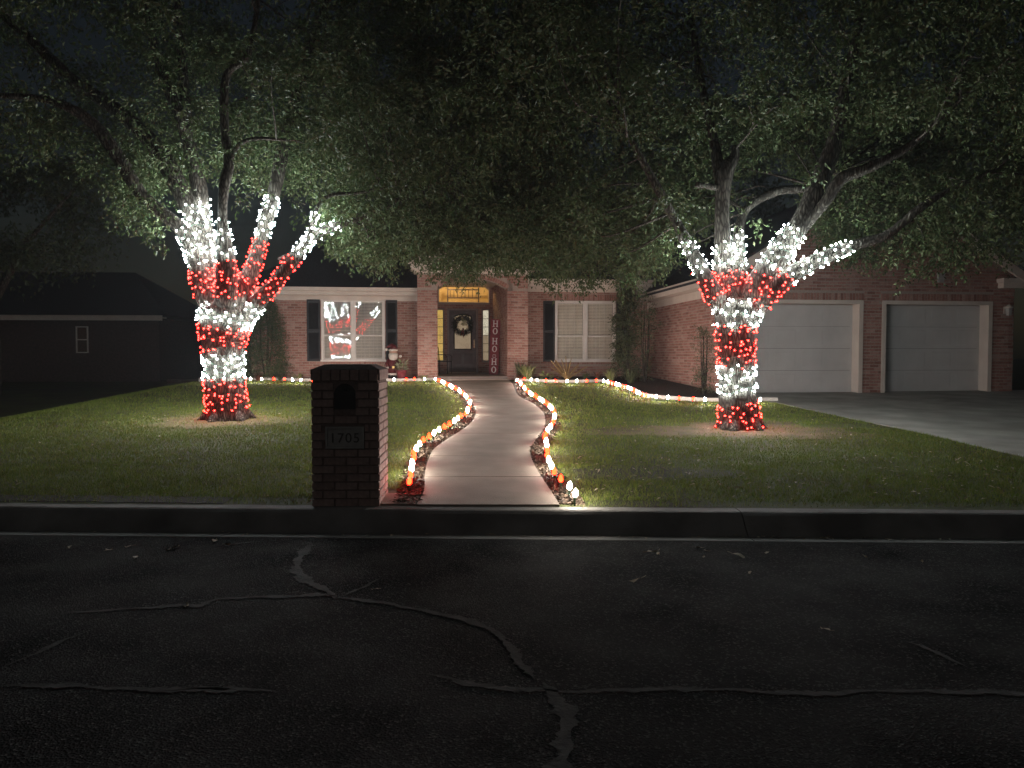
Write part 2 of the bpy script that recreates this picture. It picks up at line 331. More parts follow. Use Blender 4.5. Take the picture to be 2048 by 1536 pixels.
# kerb with rolled face and gutter pan; the pieces are cast segments between joints
kerb = tag(empty('kerb', (0, K(0), 0)), kind='structure')
prof = [(-.41, .004), (-.24, .002), (-.215, .012), (-.16, .055), (-.06, .145), (-.025, .165), (.0, .172), (.145, .174), (.145, -.2), (-.41, -.2)]
joint = [-60, -24, -17, -10.4, -4.9 - 2.2, 2.04, 6.6]
for a, b_ in zip(joint[:-1], joint[1:]):
    mb = MB(); nseg = max(2, int((b_ - a) / .5)); vs = []; g = .006
    for i in range(nseg + 1):
        x = a + g + (b_ - a - 2 * g) * i / nseg
        for (dy, dz) in prof: vs.append((x, K(x) + dy, dz + (random.uniform(-.002, .002) if dz > .01 else 0)))
    k = len(prof); fs = [(i * k + j, i * k + (j + 1) % k, (i + 1) * k + (j + 1) % k, (i + 1) * k + j) for i in range(nseg) for j in range(k)]
    fs += [tuple(range(k - 1, -1, -1)), tuple(nseg * k + j for j in range(k))]
    mb.add(vs, fs); mb.build('kerb_segment', M['kerb'], kerb, off=(0, K(0), 0))
# crack sealing bands on the asphalt
def street(px, py, h=0.004):
    d = ray(px, py); t = (EYE - h) / -d.z; return Vector((d.x * t, d.y * t, h))
seals = [([(0, 1372), (160, 1373), (300, 1376), (450, 1381), (555, 1384)], .05), ([(330, 1384), (420, 1378), (540, 1382)], .03),
         ([(120, 1228), (250, 1217), (370, 1210), (400, 1211), (440, 1199), (540, 1193), (640, 1189), (690, 1192)], .055),
         ([(620, 1085), (600, 1115), (598, 1145), (620, 1168), (655, 1183), (672, 1197)], .09),
         ([(672, 1195), (760, 1206), (860, 1222), (940, 1241), (1000, 1275), (1045, 1325), (1075, 1360)], .055),
         ([(690, 1192), (725, 1175), (760, 1155)], .04), ([(420, 1100), (470, 1088), (530, 1084)], .03),
         ([(835, 1345), (890, 1352), (960, 1372), (1100, 1383), (1300, 1376), (1450, 1381), (1600, 1387), (1750, 1380), (1900, 1385), (2048, 1386), (2300, 1390)], .045),
         ([(1085, 1365), (1110, 1400), (1130, 1450), (1125, 1536), (1120, 1640)], .09),
         ([(0, 1335), (60, 1310), (120, 1285), (190, 1258)], .035), ([(1810, 1282), (1870, 1305), (1930, 1335)], .05), ([(-300, 1365), (-100, 1370), (0, 1372)], .05)]
for pth, w in seals:
    P = smooth_path([street(*p) for p in pth], .028); vs = []; fs = []; ph = random.random() * 9
    for i, p in enumerate(P):
        t = P[min(i + 1, len(P) - 1)] - P[max(i - 1, 0)]; s_ = np.array([-t[1], t[0], 0]) / (np.linalg.norm(t[:2]) + 1e-9)
        e = min(1, (i + 1) / 9, (len(P) - i) / 9); ww = w * .46 * e * (1 + .3 * math.sin(i * .23 + ph) + .25 * math.sin(i * .71) + random.uniform(-.25, .25))
        o_ = .012 * math.sin(i * .17 + ph) + .006 * math.sin(i * .6)
        for sgn in (-1, 1):
            v3 = p + s_ * (sgn * ww * random.uniform(.45, 1.35) + o_); vs.append((v3[0], v3[1], .0045))
    fs = [(2 * i, 2 * i + 1, 2 * i + 3, 2 * i + 2) for i in range(len(P) - 1)]
    MB().add(vs, fs).build('crack_seal', M['seal'], road)

# ------------------------------------------------------------------ driveway, walk, beds
def gz(h): return lambda x, y: 0.17 + 0.042 * (min(max(y, 6.5), 24.5) - 7.0) + h
GV = 17.4                                                                # garage front plane
drv = [hit(1515, 801).xy, hit(1560, 808).xy, hit(1700, 838).xy, hit(1850, 868).xy, hit(2048, 915).xy, Vector((6.62, K(6.62) + .15)),
       Vector((14.2, K(14.2) + .15)), Vector((14.4, 19.0)), W(hu(2160, GV), GV + .30).xy, W(hu(1462, GV), GV + .30).xy, W(hu(1470, GV), GV - .6).xy]
drv = [(p[0], p[1]) for p in drv]
mb = MB(); mb.slab(drv, gz(.016), .2)
x0, x1 = 6.62, 14.2; e = (K(x0) + .15, K(x1) + .15); h = gz(.016)
mb.add([(x0, e[0], h(x0, e[0])), (x1, e[1], h(x1, e[1])), (x1, e[1] - .56, .008), (x0, e[0] - .56, .008)], [(0, 3, 2, 1)])
tag(mb.build('driveway', M['drive']), kind='structure')
wl_px = [(829, 1019), (848, 985), (850, 949), (859, 917), (872, 897), (904, 875), (935, 854), (949, 837), (951, 823), (942, 800), (928, 787), (904, 771), (875, 759.5)]
wr_px = [(1124, 1021), (1104, 989), (1079, 951), (1063, 920), (1061, 897), (1074, 877), (1088, 857), (1090, 837), (1083, 823), (1063, 807), (1036, 792), (1025, 769), (1015, 759.5)]
WL = [np.array(p) for p in smooth_path([hit(*p) for p in wl_px], .12)]; WR = [np.array(p) for p in smooth_path([hit(*p) for p in wr_px], .12)]
def xat(side, y):
    ys_ = np.array([p[1] for p in side]); xs_ = np.array([p[0] for p in side]); return float(np.interp(y, ys_, xs_))
y0w = K(0) + .152; y1w = 22.95
cuts = [y0w, hit(950, 957).y, hit(950, 914.5).y, 11.6, 13.9, 16.4, 19.4, y1w]
walk = tag(empty('walkway', (-1, y0w, .17)), kind='structure')
for a, b_ in zip(cuts[:-1], cuts[1:]):
    a += .006; b_ -= .006; yy = np.linspace(a, b_, max(3, int((b_ - a) / .12)))
    tilt = random.uniform(-.012, .012)
    Lp = [(xat(WL, y), y) for y in yy]; Rp = [(xat(WR, y) , y + tilt) for y in yy]
    mb = MB(); mb.slab(Rp + Lp[::-1], gz(.022), .12); mb.build('slab', M['concrete'], walk, off=(-1, y0w, .17))
mb = MB(); p = [hit(775, 990).xy, hit(846, 990).xy]
mb.slab([(-1.86, K(-1.8) + .152), (xat(WL, 7.1) - .012, K(-1) + .152), (xat(WL, 7.5) - .02, hit(800, 990).y), (-1.86, hit(800, 990).y)], gz(.018), .12)
mb.build('slab', M['concrete'], walk, off=(-1, y0w, .17))
def strip(name, path, w0, w1, h, m, t=.05):
    P = smooth_path(path, .15); A = []; B = []
    for i, p in enumerate(P):
        d = P[min(i + 1, len(P) - 1)] - P[max(i - 1, 0)]; s_ = np.array([-d[1], d[0]]) / (np.linalg.norm(d[:2]) + 1e-9); j = random.uniform(-.02, .02)
        A.append((p[0] + s_[0] * (w0 + j), p[1] + s_[1] * (w0 + j))); B.append((p[0] + s_[0] * w1, p[1] + s_[1] * w1))
    mb = MB(); f = gz(h); vs = []
    for (a, b_) in zip(A, B): vs += [(a[0], a[1], f(*a)), (b_[0], b_[1], f(*b_)), (a[0], a[1], f(*a) - t), (b_[0], b_[1], f(*b_) - t)]
    fs = []
    for i in range(len(A) - 1):
        o = 4 * i; fs += [(o, o + 4, o + 5, o + 1), (o + 2, o + 3, o + 7, o + 6), (o, o + 2, o + 6, o + 4), (o + 1, o + 5, o + 7, o + 3)]
    fs += [(0, 1, 3, 2), (4 * len(A) - 4, 4 * len(A) - 2, 4 * len(A) - 1, 4 * len(A) - 3)]
    return mb.add(vs, fs).build(name, m)
tag(strip('soil_strip', [p for p in WL if 7.05 < p[1] < 22.2][::3], -.012, .20, .008, M['mulch']), kind='structure')
tag(strip('soil_strip', [p for p in WR if 7.05 < p[1] < 22.2][::3], .012, -.22, .008, M['mulch']), kind='structure')
def chips(name, side, sgn, n_):
    y = rng.uniform(7.1, 22, n_) ; y = 7.1 + (y - 7.1) * rng.random(n_) ** .6; x = np.interp(y, [p[1] for p in side], [p[0] for p in side]) + sgn * rng.uniform(.02, .24, n_)
    P = np.stack([x, y, .17 + .042 * (y - 7) + rng.uniform(.008, .022, n_)], 1); Dl = unit(n_); Dl[:, 2] *= .3; Nl = unit(n_) * .6; Nl[:, 2] += 1
    tag(link(name, leaves_mesh(name, P, Dl, Nl, rng.uniform(.03, .075, n_), rng.uniform(.012, .03, n_), M['chip'])), 'dark wood chips along the ' + ('mailbox' if sgn < 0 else 'garage') + ' side of the walk', 'mulch', kind='stuff')
chips('wood_chips', WL, -1, 4500); chips('wood_chips', WR, 1, 4500)
# planted beds along the house and their pale edging
LWV, RWV, PV, DV = 24.0, 24.0, 22.9, 27.6           # left wing, right wing, portico front, door wall
ledge = [hit(x, y) for x, y in ((398, 762), (440, 762), (494, 761), (560, 761), (607, 763), (700, 763), (806, 763), (849, 762), (872, 761))]
redge = [hit(x, y) for x, y in ((1030, 763), (1066, 764), (1107, 765.5), (1147, 766), (1184, 765), (1204, 765), (1232, 772), (1258, 780), (1283, 792), (1300, 796), (1346, 800), (1397, 803), (1440, 804), (1515, 803), (1555, 803))]
bedL = [(p.x, p.y) for p in ledge] + [tuple(W(hu(875, PV), PV).xy), tuple(W(hu(835, PV), LWV).xy), tuple(W(hu(480, LWV), LWV + .1).xy), tuple(W(hu(330, LWV), LWV + .1).xy)]
bedR = [(p.x, p.y) for p in redge] + [tuple(W(hu(1460, GV), GV).xy), tuple(W(hu(1460, GV), RWV + .1).xy), tuple(W(hu(1055, PV), RWV + .1).xy), tuple(W(hu(1030, PV), PV + .05).xy)]
for bd in (bedL, bedR): tag(MB().slab(bd, gz(.012), .1).build('garden_bed', M['mulch']), kind='structure')
tag(strip('bed_edging', ledge, -.02, .075, .085, M['edge'], .14), 'pale concrete edging along the bed under the shuttered window with reflected lights', 'edging')
tag(strip('bed_edging', redge, -.02, .075, .085, M['edge'], .14), 'pale curved concrete edging from the entry pillar round to the driveway', 'edging')
def blob(name, c, rx, ry, h, m, rz=0):
    k = 30; pts = []
    for i in range(k):
        w = 2 * math.pi * i / k; r = 1 + .16 * math.sin(3 * w + c[0]) + .1 * math.sin(7 * w) + random.uniform(-.1, .1)
        x, y = rx * r * math.cos(w), ry * r * math.sin(w); pts.append((c[0] + x * math.cos(rz) - y * math.sin(rz), c[1] + x * math.sin(rz) + y * math.cos(rz)))
    f = gz(h); mb = MB(); mb.add([(c[0], c[1], f(*c))] + [(x, y, f(x, y)) for x, y in pts], [(0, i + 1, (i + 1) % k + 1) for i in range(k)])
    tag(mb.build(name, m), kind='structure')
LT, RT = hit(456, 838), hit(1478, 856)              # feet of the two big trees
blob('straw_patch', (LT.x - .05, LT.y - .25), 1.25, .95, .004, M['straw'])
blob('dirt_patch', (RT.x + .1, RT.y - .3), 1.7, 1.0, .004, M['dirt'])
blob('dirt_patch', (hit(1330, 862).x, hit(1330, 862).y), 1.5, .55, .0045, M['dirt'])
blob('soil_patch', (hit(1300, 946).x, hit(1300, 946).y), .95, .42, .004, M['darkdirt'], -.05)
tag(strip('soil_edge', [(-14, K(-14) + .30, 0), (-8, K(-8) + .32, 0), (-4.5, K(-4.5) + .31, 0), (-2.7, K(-2.7) + .28, 0)], -.12, .14, .005, M['darkdirt']), kind='structure')

# ------------------------------------------------------------------ lawn grass
def blades():
    out = []
    for (ya, yb, xa, xb, dens, hh, ww) in ((7.0, 9.2, -8, 6.7, 4200, .040, .0065), (9.2, 12.5, -10, 7, 2300, .042, .0085), (12.5, 16.5, -10.5, 6.6, 1150, .045, .011), (16.5, 22.8, -11, 5.6, 520, .05, .015)):
        k = int((yb - ya) * (xb - xa) * dens); x = rng.uniform(xa, xb, k); y = rng.uniform(ya, yb, k)
        ok = y > 6.88 - .0358 * x + .16
        clump = np.sin(x * 2.3 + 1.1 * np.sin(y * 1.7)) * np.sin(y * 2.9 + .8 * np.sin(x * 3.1)); ok &= rng.random(k) < .80 + .25 * clump
        near = y < 6.88 - .0358 * x + .42; ok &= ~near | (rng.random(k) < .34)
        wlx = np.interp(y, [p[1] for p in WL], [p[0] for p in WL]); wrx = np.interp(y, [p[1] for p in WR], [p[0] for p in WR])
        ok &= (x < wlx - .16 - .06 * rng.random(k)) | (x > wrx + .18 + .06 * rng.random(k))
        ok &= ~((x > -1.90) & (x < -.70) & (y < 7.72))
        for poly in (drv, bedL, bedR): ok &= ~inside(x, y, poly)
        def ell(c, rx, ry): return ((x - c[0]) / rx) ** 2 + ((y - c[1]) / ry) ** 2
        for (c, rx, ry, pr) in (((LT.x - .05, LT.y - .25), 1.15, .85, .34), ((RT.x + .1, RT.y - .3), 1.6, .9, .24), ((hit(1330, 862).x, hit(1330, 862).y), 1.5, .5, .40), ((hit(1300, 946).x, hit(1300, 946).y), .95, .40, .45), ((RT.x + 2.1, RT.y + .2), .8, .3, .2)):
            e = ell(c, rx, ry) + .5 * np.sin(x * 5.1 + y * 2) * np.sin(y * 6.3 - x); ok &= (e > 1 + .9 * (rng.random(k) - .5)) | (rng.random(k) < pr)
        ok &= x > -10.5
        out.append((x[ok], y[ok], np.full(ok.sum(), hh), np.full(ok.sum(), ww)))
    x, y, hh, ww = [np.concatenate([o[i] for o in out]) for i in range(4)]; k = len(x)
    z = terr(x, y) - .003; an = rng.uniform(0, 2 * np.pi, k); le = rng.uniform(.1, .9, k) ** 1.2; hh = hh * rng.uniform(.5, 1.35, k)
    dx, dy = np.cos(an), np.sin(an); V = np.empty((k, 3, 3), np.float32); a2 = rng.uniform(0, 2 * np.pi, k); sx_, sy_ = np.cos(a2) * ww / 2, np.sin(a2) * ww / 2
    V[:, 0] = np.stack([x - sx_, y - sy_, z], 1); V[:, 1] = np.stack([x + sx_, y + sy_, z], 1); V[:, 2] = np.stack([x + dx * hh * le, y + dy * hh * le, z + hh * (1 - .35 * le)], 1)
    return np_mesh('grass', V.reshape(-1, 3), np.arange(3 * k).reshape(-1, 3), M['grass'])
tag(link('grass', blades()), 'short green lawn grass on both sides of the walk', 'grass', kind='stuff')

# ------------------------------------------------------------------ brickwork
CO = .0765; BL = .203; JT = .0105
def clip_holes(a0, a1, z0, z1, holes):
    """pieces of a course left after the openings are cut out"""
    segs = [(a0, a1)]
    for (h0, h1, b0, b1) in holes:
        if z0 + .01 < b1 and z1 - .01 > b0:
            segs = [s_ for (s0, s1) in segs for s_ in ((s0, min(s1, h0)), (max(s0, h1), s1)) if s_[1] - s_[0] > .03]
    return segs
def courses(L, z0, z1, holes=(), top=None):
    res = []; k = int((z1 - z0) / CO)
    for j in range(k):
        za = z0 + j * CO; zb = za + CO - JT; o = (j % 2) * (BL + JT) / 2
        for (s0, s1) in clip_holes(0, L, za, zb, holes):
            i0 = math.floor((s0 - o) / (BL + JT)); a = o + i0 * (BL + JT)
            while a < s1:
                x0, x1 = max(a, s0), min(a + BL, s1)
                if x1 - x0 > .025 and (top is None or zb < min(top(x0), top(x1))): res.append((x0, x1, za, zb))
                a += BL + JT
    return res
def soldier(a0, a1, z0, z1):
    k = max(1, round((a1 - a0) / .0765)); w = (a1 - a0) / k
    return [(a0 + i * w + .004, a0 + (i + 1) * w - .004, z0, z1) for i in range(k)]
def brick_faces(mb, o, d, nrm, bricks, proud=.009, deep=.02):
    """o: wall origin (x,y), d: along, nrm: outwards, in the local plan"""
    for (a0, a1, z0, z1) in bricks:
        pr = proud + random.uniform(-.003, .003); c = .0035
        def P(a, e, z): return (o[0] + d[0] * a + nrm[0] * e, o[1] + d[1] * a + nrm[1] * e, z)
        vs = [P(a0, -deep, z0), P(a1, -deep, z0), P(a1, -deep, z1), P(a0, -deep, z1), P(a0 + c, pr, z0 + c), P(a1 - c, pr, z0 + c), P(a1 - c, pr, z1 - c), P(a0 + c, pr, z1 - c)]
        flip = (d[0] * nrm[1] - d[1] * nrm[0]) > 0
        fs = [(4, 5, 6, 7), (0, 1, 5, 4), (1, 2, 6, 5), (2, 3, 7, 6), (3, 0, 4, 7)]
        mb.add(vs, [f[::-1] for f in fs] if flip else fs)
def backing(mb, o, d, nrm, L, z0, z1, holes=(), thick=.15):
    xs_ = sorted({0, L, *[h for q in holes for h in q[:2]]}); zs = sorted({z0, z1, *[h for q in holes for h in q[2:]]})
    xs_ = [x for x in xs_ if 0 <= x <= L]; zs = [z for z in zs if z0 <= z <= z1]
    for a0, a1 in zip(xs_[:-1], xs_[1:]):
        for b0, b1 in zip(zs[:-1], zs[1:]):
            if any(h[0] <= (a0 + a1) / 2 <= h[1] and h[2] <= (b0 + b1) / 2 <= h[3] for h in holes): continue
            pts = [(o[0] + d[0] * a + nrm[0] * e, o[1] + d[1] * a + nrm[1] * e) for a, e in ((a0, 0), (a1, 0), (a1, -thick), (a0, -thick))]
            vs = [(x, y, b0) for x, y in pts] + [(x, y, b1) for x, y in pts]
            fs = [(0, 1, 2, 3), (7, 6, 5, 4), (0, 4, 5, 1), (1, 5, 6, 2), (2, 6, 7, 3), (3, 7, 4, 0)]
            mb.add(vs, fs)

# ------------------------------------------------------------------ the brick house
HO = (1.0, 24.0, 0.82)                               # house origin in (u, v, z)
house = empty('brick_house', W(HO[0], HO[1], HO[2]), YAW)
tag(house, 'single-storey red brick house with dark shutters, arched entry and white garage doors', 'house')
def hpart(mb, name, m, parent=house, kind=None, label=None):
    return tag(mb.build(name, m, parent, off=HO), label=label, kind=kind)
z_floor = .95
uL = hu(503, LWV); uP0 = hu(835, PV); uP1 = hu(875, PV); uP2 = hu(1015, PV); uP3 = hu(1056, PV)
uG0 = hu(1461, GV); uG1 = hu(2026, GV)
FWD = (0, -1)
def wall(name, o, d, nrm, L, z0, z1, holes=(), extra=(), top=None, thick=.15, back_top=None):
    mb = MB(); backing(mb, o, d, nrm, L, z0, back_top or z1, holes, thick); w_ = hpart(mb, name, M['mortar'])
    mb = MB(); brick_faces(mb, o, d, nrm, courses(L, z0 + .004, z1, holes, top) + list(extra))
    tag(mb.build('brickwork', M['brick'], w_, off=HO), kind='stuff')
    return w_
# left wing
zb = .70
wz0, wz1 = hz(706, 723, LWV), hz(706, 599, LWV); wu0, wu1 = hu(643, LWV), hu(770, LWV); Lw = uP0 + .3 - uL
zLt = hz(700, 592, LWV - .45) + .05
holesL = [(wu0 - uL, wu1 - uL, wz0, wz1)]
solL = soldier(wu0 - uL - .1, wu1 - uL + .1, wz1 + .01, min(zLt - .01, wz1 + .213)); silL = soldier(wu0 - uL - .05, wu1 - uL + .05, wz0 - .075, wz0 - .008)
wall('wall', (uL, LWV), (1, 0), FWD, Lw, zb, zLt, holesL + [(wu0 - uL - .1, wu1 - uL + .1, wz1, wz1 + .22), (wu0 - uL - .05, wu1 - uL + .05, wz0 - .08, wz0)], [], None, .15)
mb = MB(); brick_faces(mb, (uL, LWV), (1, 0), FWD, solL + silL, proud=.010); backing(mb, (uL, LWV), (1, 0), FWD, .01, zb, zb + .01)
for bk in (solL, silL):
    mb2 = MB(); x0, x1 = bk[0][0], bk[-1][1]; mb2.box(uL + x0, uL + x1, LWV, LWV + .15, bk[0][2] - .006, bk[0][3] + .006); hpart(mb2, 'lintel', M['mortar'])
tag(hpart(mb, 'brickwork', M['brick']), kind='stuff')
wall('wall', (uL, LWV + 7), (0, -1), (-1, 0), 7, zb, zLt)
# right wing
rz0, rz1 = hz(1170, 724, RWV), hz(1170, 602, RWV); ru0, ru1 = hu(1110, RWV), hu(1230.5, RWV); oR = uP3 - .3; Lr = uG0 + .1 - oR
zRt = hz(1150, 575, RWV - .45) + .05
hR = [(ru0 - oR - .1, ru1 - oR + .1, rz1, rz1 + .22), (ru0 - oR - .05, ru1 - oR + .05, rz0 - .08, rz0), (ru0 - oR, ru1 - oR, rz0, rz1)]
wall('wall', (oR, RWV), (1, 0), FWD, Lr, zb, zRt, hR)
solR = soldier(ru0 - oR - .1, ru1 - oR + .1, rz1 + .01, rz1 + .213); silR = soldier(ru0 - oR - .05, ru1 - oR + .05, rz0 - .075, rz0 - .008)
mb = MB(); brick_faces(mb, (oR, RWV), (1, 0), FWD, solR + silR, proud=.010); tag(hpart(mb, 'brickwork', M['brick']), kind='stuff')
for bk in (solR, silR):
    mb2 = MB(); mb2.box(oR + bk[0][0], oR + bk[-1][1], RWV, RWV + .15, bk[0][2] - .006, bk[0][3] + .006); hpart(mb2, 'lintel', M['mortar'])
# portico: two piers of single bricks, arched wall over the entry, side walls of the recess
zC0, zC1 = hz(850, 546, PV), hz(850, 528, PV); zS = hz(1018, 577, PV); zAp = zC0 - .12
bmeshes = {}
def unit_brick(w_):
    key = round(w_, 3)
    if key not in bmeshes:
        mb = MB(); brick_faces(mb, (0, 0), (1, 0), FWD, [(0, key, 0, CO - JT)]); bmeshes[key] = mb.mesh('brick', M['brick'])
    return bmeshes[key]
def pier(u0, u1, ztop):
    mb = MB(); mb.box(u0, u1, PV, LWV + .05 if u0 < 1 else RWV + .05, zb, ztop); pr = hpart(mb, 'pier', M['mortar'])
    for (a0, a1, z0, z1) in courses(u1 - u0, zb + .06, ztop):
        link('brick', unit_brick(a1 - a0), pr, (u0 + a0 - HO[0], PV - HO[1] + random.uniform(-.002, .002), z0 - HO[2]))
    return pr
pl = pier(uP0, uP1, zS); pr_ = pier(uP2, uP3, zS)
# the wall over the arch
cu = (uP1 + uP2) / 2; hw = (uP2 - uP1) / 2; rise = zAp - zS; RA = (hw * hw + rise * rise) / (2 * rise); zc = zAp - RA
def arch(u): return zc + math.sqrt(max(RA * RA - (u - cu) ** 2, 0))
aw = []; k = 18
pts = [(uP0, zS), (uP1, zS)] + [(uP1 + (uP2 - uP1) * i / k, arch(uP1 + (uP2 - uP1) * i / k)) for i in range(1, k)] + [(uP2, zS), (uP3, zS), (uP3, zC0), (uP0, zC0)]
mb = MB()
us = [uP0, uP1] + [uP1 + (uP2 - uP1) * i / k for i in range(1, k)] + [uP2, uP3]
low = [zS, zS] + [arch(uP1 + (uP2 - uP1) * i / k) for i in range(1, k)] + [zS, zS]
for i in range(len(us) - 1): mb.prism([(us[i], low[i]), (us[i + 1], low[i + 1]), (us[i + 1], zC0), (us[i], zC0)], PV, PV + .45)
arch_w = hpart(mb, 'arch_wall', M['mortar'])
def arch_ok(b_): return all(not (uP1 - .16 < uP0 + x < uP2 + .16) or b_[2] > arch(min(max(uP0 + x, uP1), uP2)) + .115 for x in (b_[0], b_[1]))
mb = MB(); brick_faces(mb, (uP0, PV), (1, 0), FWD, [b_ for b_ in courses(uP3 - uP0, zS + .004, zC0) if arch_ok(b_)])
nv = 30; a_lim = math.asin(hw / RA)
for i in range(nv):                                   # voussoirs round the arch
    w0 = -a_lim + 2 * a_lim * (i + .06) / nv; w1 = -a_lim + 2 * a_lim * (i + .94) / nv; e = PV - .012
    q = [(cu + r * math.sin(w), zc + r * math.cos(w)) for w, r in ((w0, RA - .004), (w1, RA - .004), (w1, RA + .108), (w0, RA + .108))]
    mb.prism(q, e, PV + .1)
tag(mb.build('brickwork', M['brick'], arch_w, off=HO), kind='stuff')
zcl = zAp + .14
wall('recess_wall', (uP2, PV + .0), (0, 1), (-1, 0), DV - PV, z_floor - .1, zcl, [], [], None, .15)
wall('recess_wall', (uP1, DV), (0, -1), (1, 0), DV - PV - .1, z_floor - .1, zcl, [], [], None, .15)
mb = MB(); mb.box(uP1 - .1, uP2 + .1, PV + .46, DV + .1, zcl, zcl + .06); hpart(mb, 'recess_ceiling', M['trim'])
mb = MB(); mb.box(uP1 + .004, uP2 - .004, PV - .02, DV + .2, z_floor - .3, z_floor); hpart(mb, 'porch_floor', M['porch'])
mb = MB(); mb.box(uP1 - .02, uP2 + .02, PV - .30, PV - .022, z_floor - .3, z_floor - .07); hpart(mb, 'step', M['concrete'])
# cornice and gable of the portico
mb = MB(); mb.box(uP0 - .10, uP3 + .10, PV - .10, PV + .5, zC0, zC0 + .09); mb.box(uP0 - .20, uP3 + .20, PV - .20, PV + .5, zC0 + .093, zC1); hpart(mb, 'cornice', M['trim'])
zg = zC1; um = (uP0 + uP3) / 2; hg = (uP3 - uP0) / 2 + .3; rg = hg * .62
mb = MB(); mb.prism([(um - hg + .1, zg), (um + hg - .1, zg), (um, zg + rg - .06)], PV - .02, PV + .3); hpart(mb, 'gable', M['trim'])
mb = MB()
for s_ in (-1, 1):
    q = [(um + s_ * hg, zg - .02), (um, zg + rg), (um, zg + rg - .16), (um + s_ * (hg - .24), zg - .02)]
    mb.prism(q if s_ > 0 else q[::-1], PV - .24, PV - .10)
hpart(mb, 'rake_board', M['trim'])
mb = MB()
for s_ in (-1, 1):
    q = [(um + s_ * (hg + .06), zg - .02), (um, zg + rg + .06), (um, zg + rg + .003), (um + s_ * (hg - .02), zg - .02)]
    mb.prism(q if s_ > 0 else q[::-1], PV - .28, PV + 6)
hpart(mb, 'portico_roof', M['shingle'])
# eaves of the wings: soffit, frieze, fascia
def eave(u0, u1, v, z, over=.45):
    mb = MB(); mb.box(u0, u1, v - .035, v - .012, z - .16, z); hpart(mb, 'frieze_board', M['trim'])
    mb = MB(); mb.box(u0, u1, v - over, v - .0, z + .002, z + .03); hpart(mb, 'soffit', M['trim'])
    mb = MB(); mb.box(u0, u1, v - over - .03, v - over - .003, z - .025, z + .19); hpart(mb, 'fascia', M['trim'])
    mb = MB(); q = [(v - over - .035, z + .08), (v - over - .13, z + .10), (v - over - .145, z + .20), (v - over - .125, z + .20), (v - over - .115, z + .115), (v - over - .035, z + .095)]
    mb.add([(u0, y, zz) for y, zz in q] + [(u1, y, zz) for y, zz in q], [(0, 1, 2, 3, 4, 5), (11, 10, 9, 8, 7, 6)] + [(i, i + 6, (i + 1) % 6 + 6, (i + 1) % 6) for i in range(6)])
    hpart(mb, 'gutter', M['trim'])
eave(uL - .4, uP0 - .002, LWV, zLt); eave(uP3 + .002, uG0 - .02, RWV, zRt)
def roof(name, vs, fs, t=.05):
    mb = MB(); k = len(vs); mb.add(list(vs) + [(x, y, z - t) for x, y, z in vs], list(fs) + [tuple(i + k for i in f[::-1]) for f in fs])
    hpart(mb, name, M['shingle'])
zr = zLt + .235; vr = 31.0; sl = .58
roof('roof', [(uL - .45, LWV - .5, zr), (uP0 + .25, LWV - .5, zr), (uP0 + .25, vr, zr + (vr - LWV + .5) * sl), (uL + 6.0, vr, zr + (vr - LWV + .5) * sl), (uL - .45, vr + 7, zr)], [(0, 1, 2, 3), (0, 3, 4)])
zr2 = zRt + .235
roof('roof', [(uP3 - .25, RWV - .5, zr2), (uG0 + 3, RWV - .5, zr2), (uG0 + 3, vr, zr2 + (vr - RWV + .5) * sl), (uP0 + .25, vr, zr2 + (vr - RWV + .5) * sl)], [(0, 1, 2, 3)])
roof('roof', [(uP0 + .1, PV + 1.0, zcl + .35), (uP3 - .1, PV + 1.0, zcl + .35), (uP3 - .1, vr, zr2 + 4.4), (uP0 + .1, vr, zr2 + 4.4)], [(0, 1, 2, 3)])
# garage wing
gz0 = .655; zGt = hz(1395, 566, GV + .8) - .18
zGt = 3.47
dl0, dl1 = hu(1497, GV), hu(1721, GV); dr0, dr1 = hu(1765.5, GV), hu(1979, GV); dzt = hz(1720, 604, GV)
gh = [(dl0 - uG0, dl1 - uG0, gz0 - .3, dzt), (dr0 - uG0, dr1 - uG0, gz0 - .3, dzt)]
gm = (uG0 + uG1) / 2; gw = (uG1 - uG0) / 2; gp = .62
def gtop(a): return zGt + .1 + (gw - abs(a - gw)) * gp
mb = MB(); backing(mb, (uG0, GV), (1, 0), FWD, uG1 - uG0, .3, zGt + .1, gh, .28)
mb.prism([(uG0, zGt + .1), (uG1, zGt + .1), (gm, zGt + .1 + gw * gp)], GV, GV + .28)
gwall = hpart(mb, 'garage_wall', M['mortar'])
soldG = soldier(dl0 - uG0 - .08, dl1 - uG0 + .08, dzt + .008, dzt + .211) + soldier(dr0 - uG0 - .08, dr1 - uG0 + .08, dzt + .008, dzt + .211)
gh2 = gh + [(dl0 - uG0 - .08, dl1 - uG0 + .08, dzt, dzt + .22), (dr0 - uG0 - .08, dr1 - uG0 + .08, dzt, dzt + .22)]
mb = MB(); brick_faces(mb, (uG0, GV), (1, 0), FWD, courses(uG1 - uG0, .6, zGt + gw * gp, gh2, gtop) + soldG)
tag(mb.build('brickwork', M['brick'], gwall, off=HO), kind='stuff')
wall('garage_wall', (uG0, RWV + .1), (0, -1), (-1, 0), RWV + .1 - GV, .55, zGt)
wall('garage_wall', (uG1, GV), (0, 1), (1, 0), 9, .3, zGt)
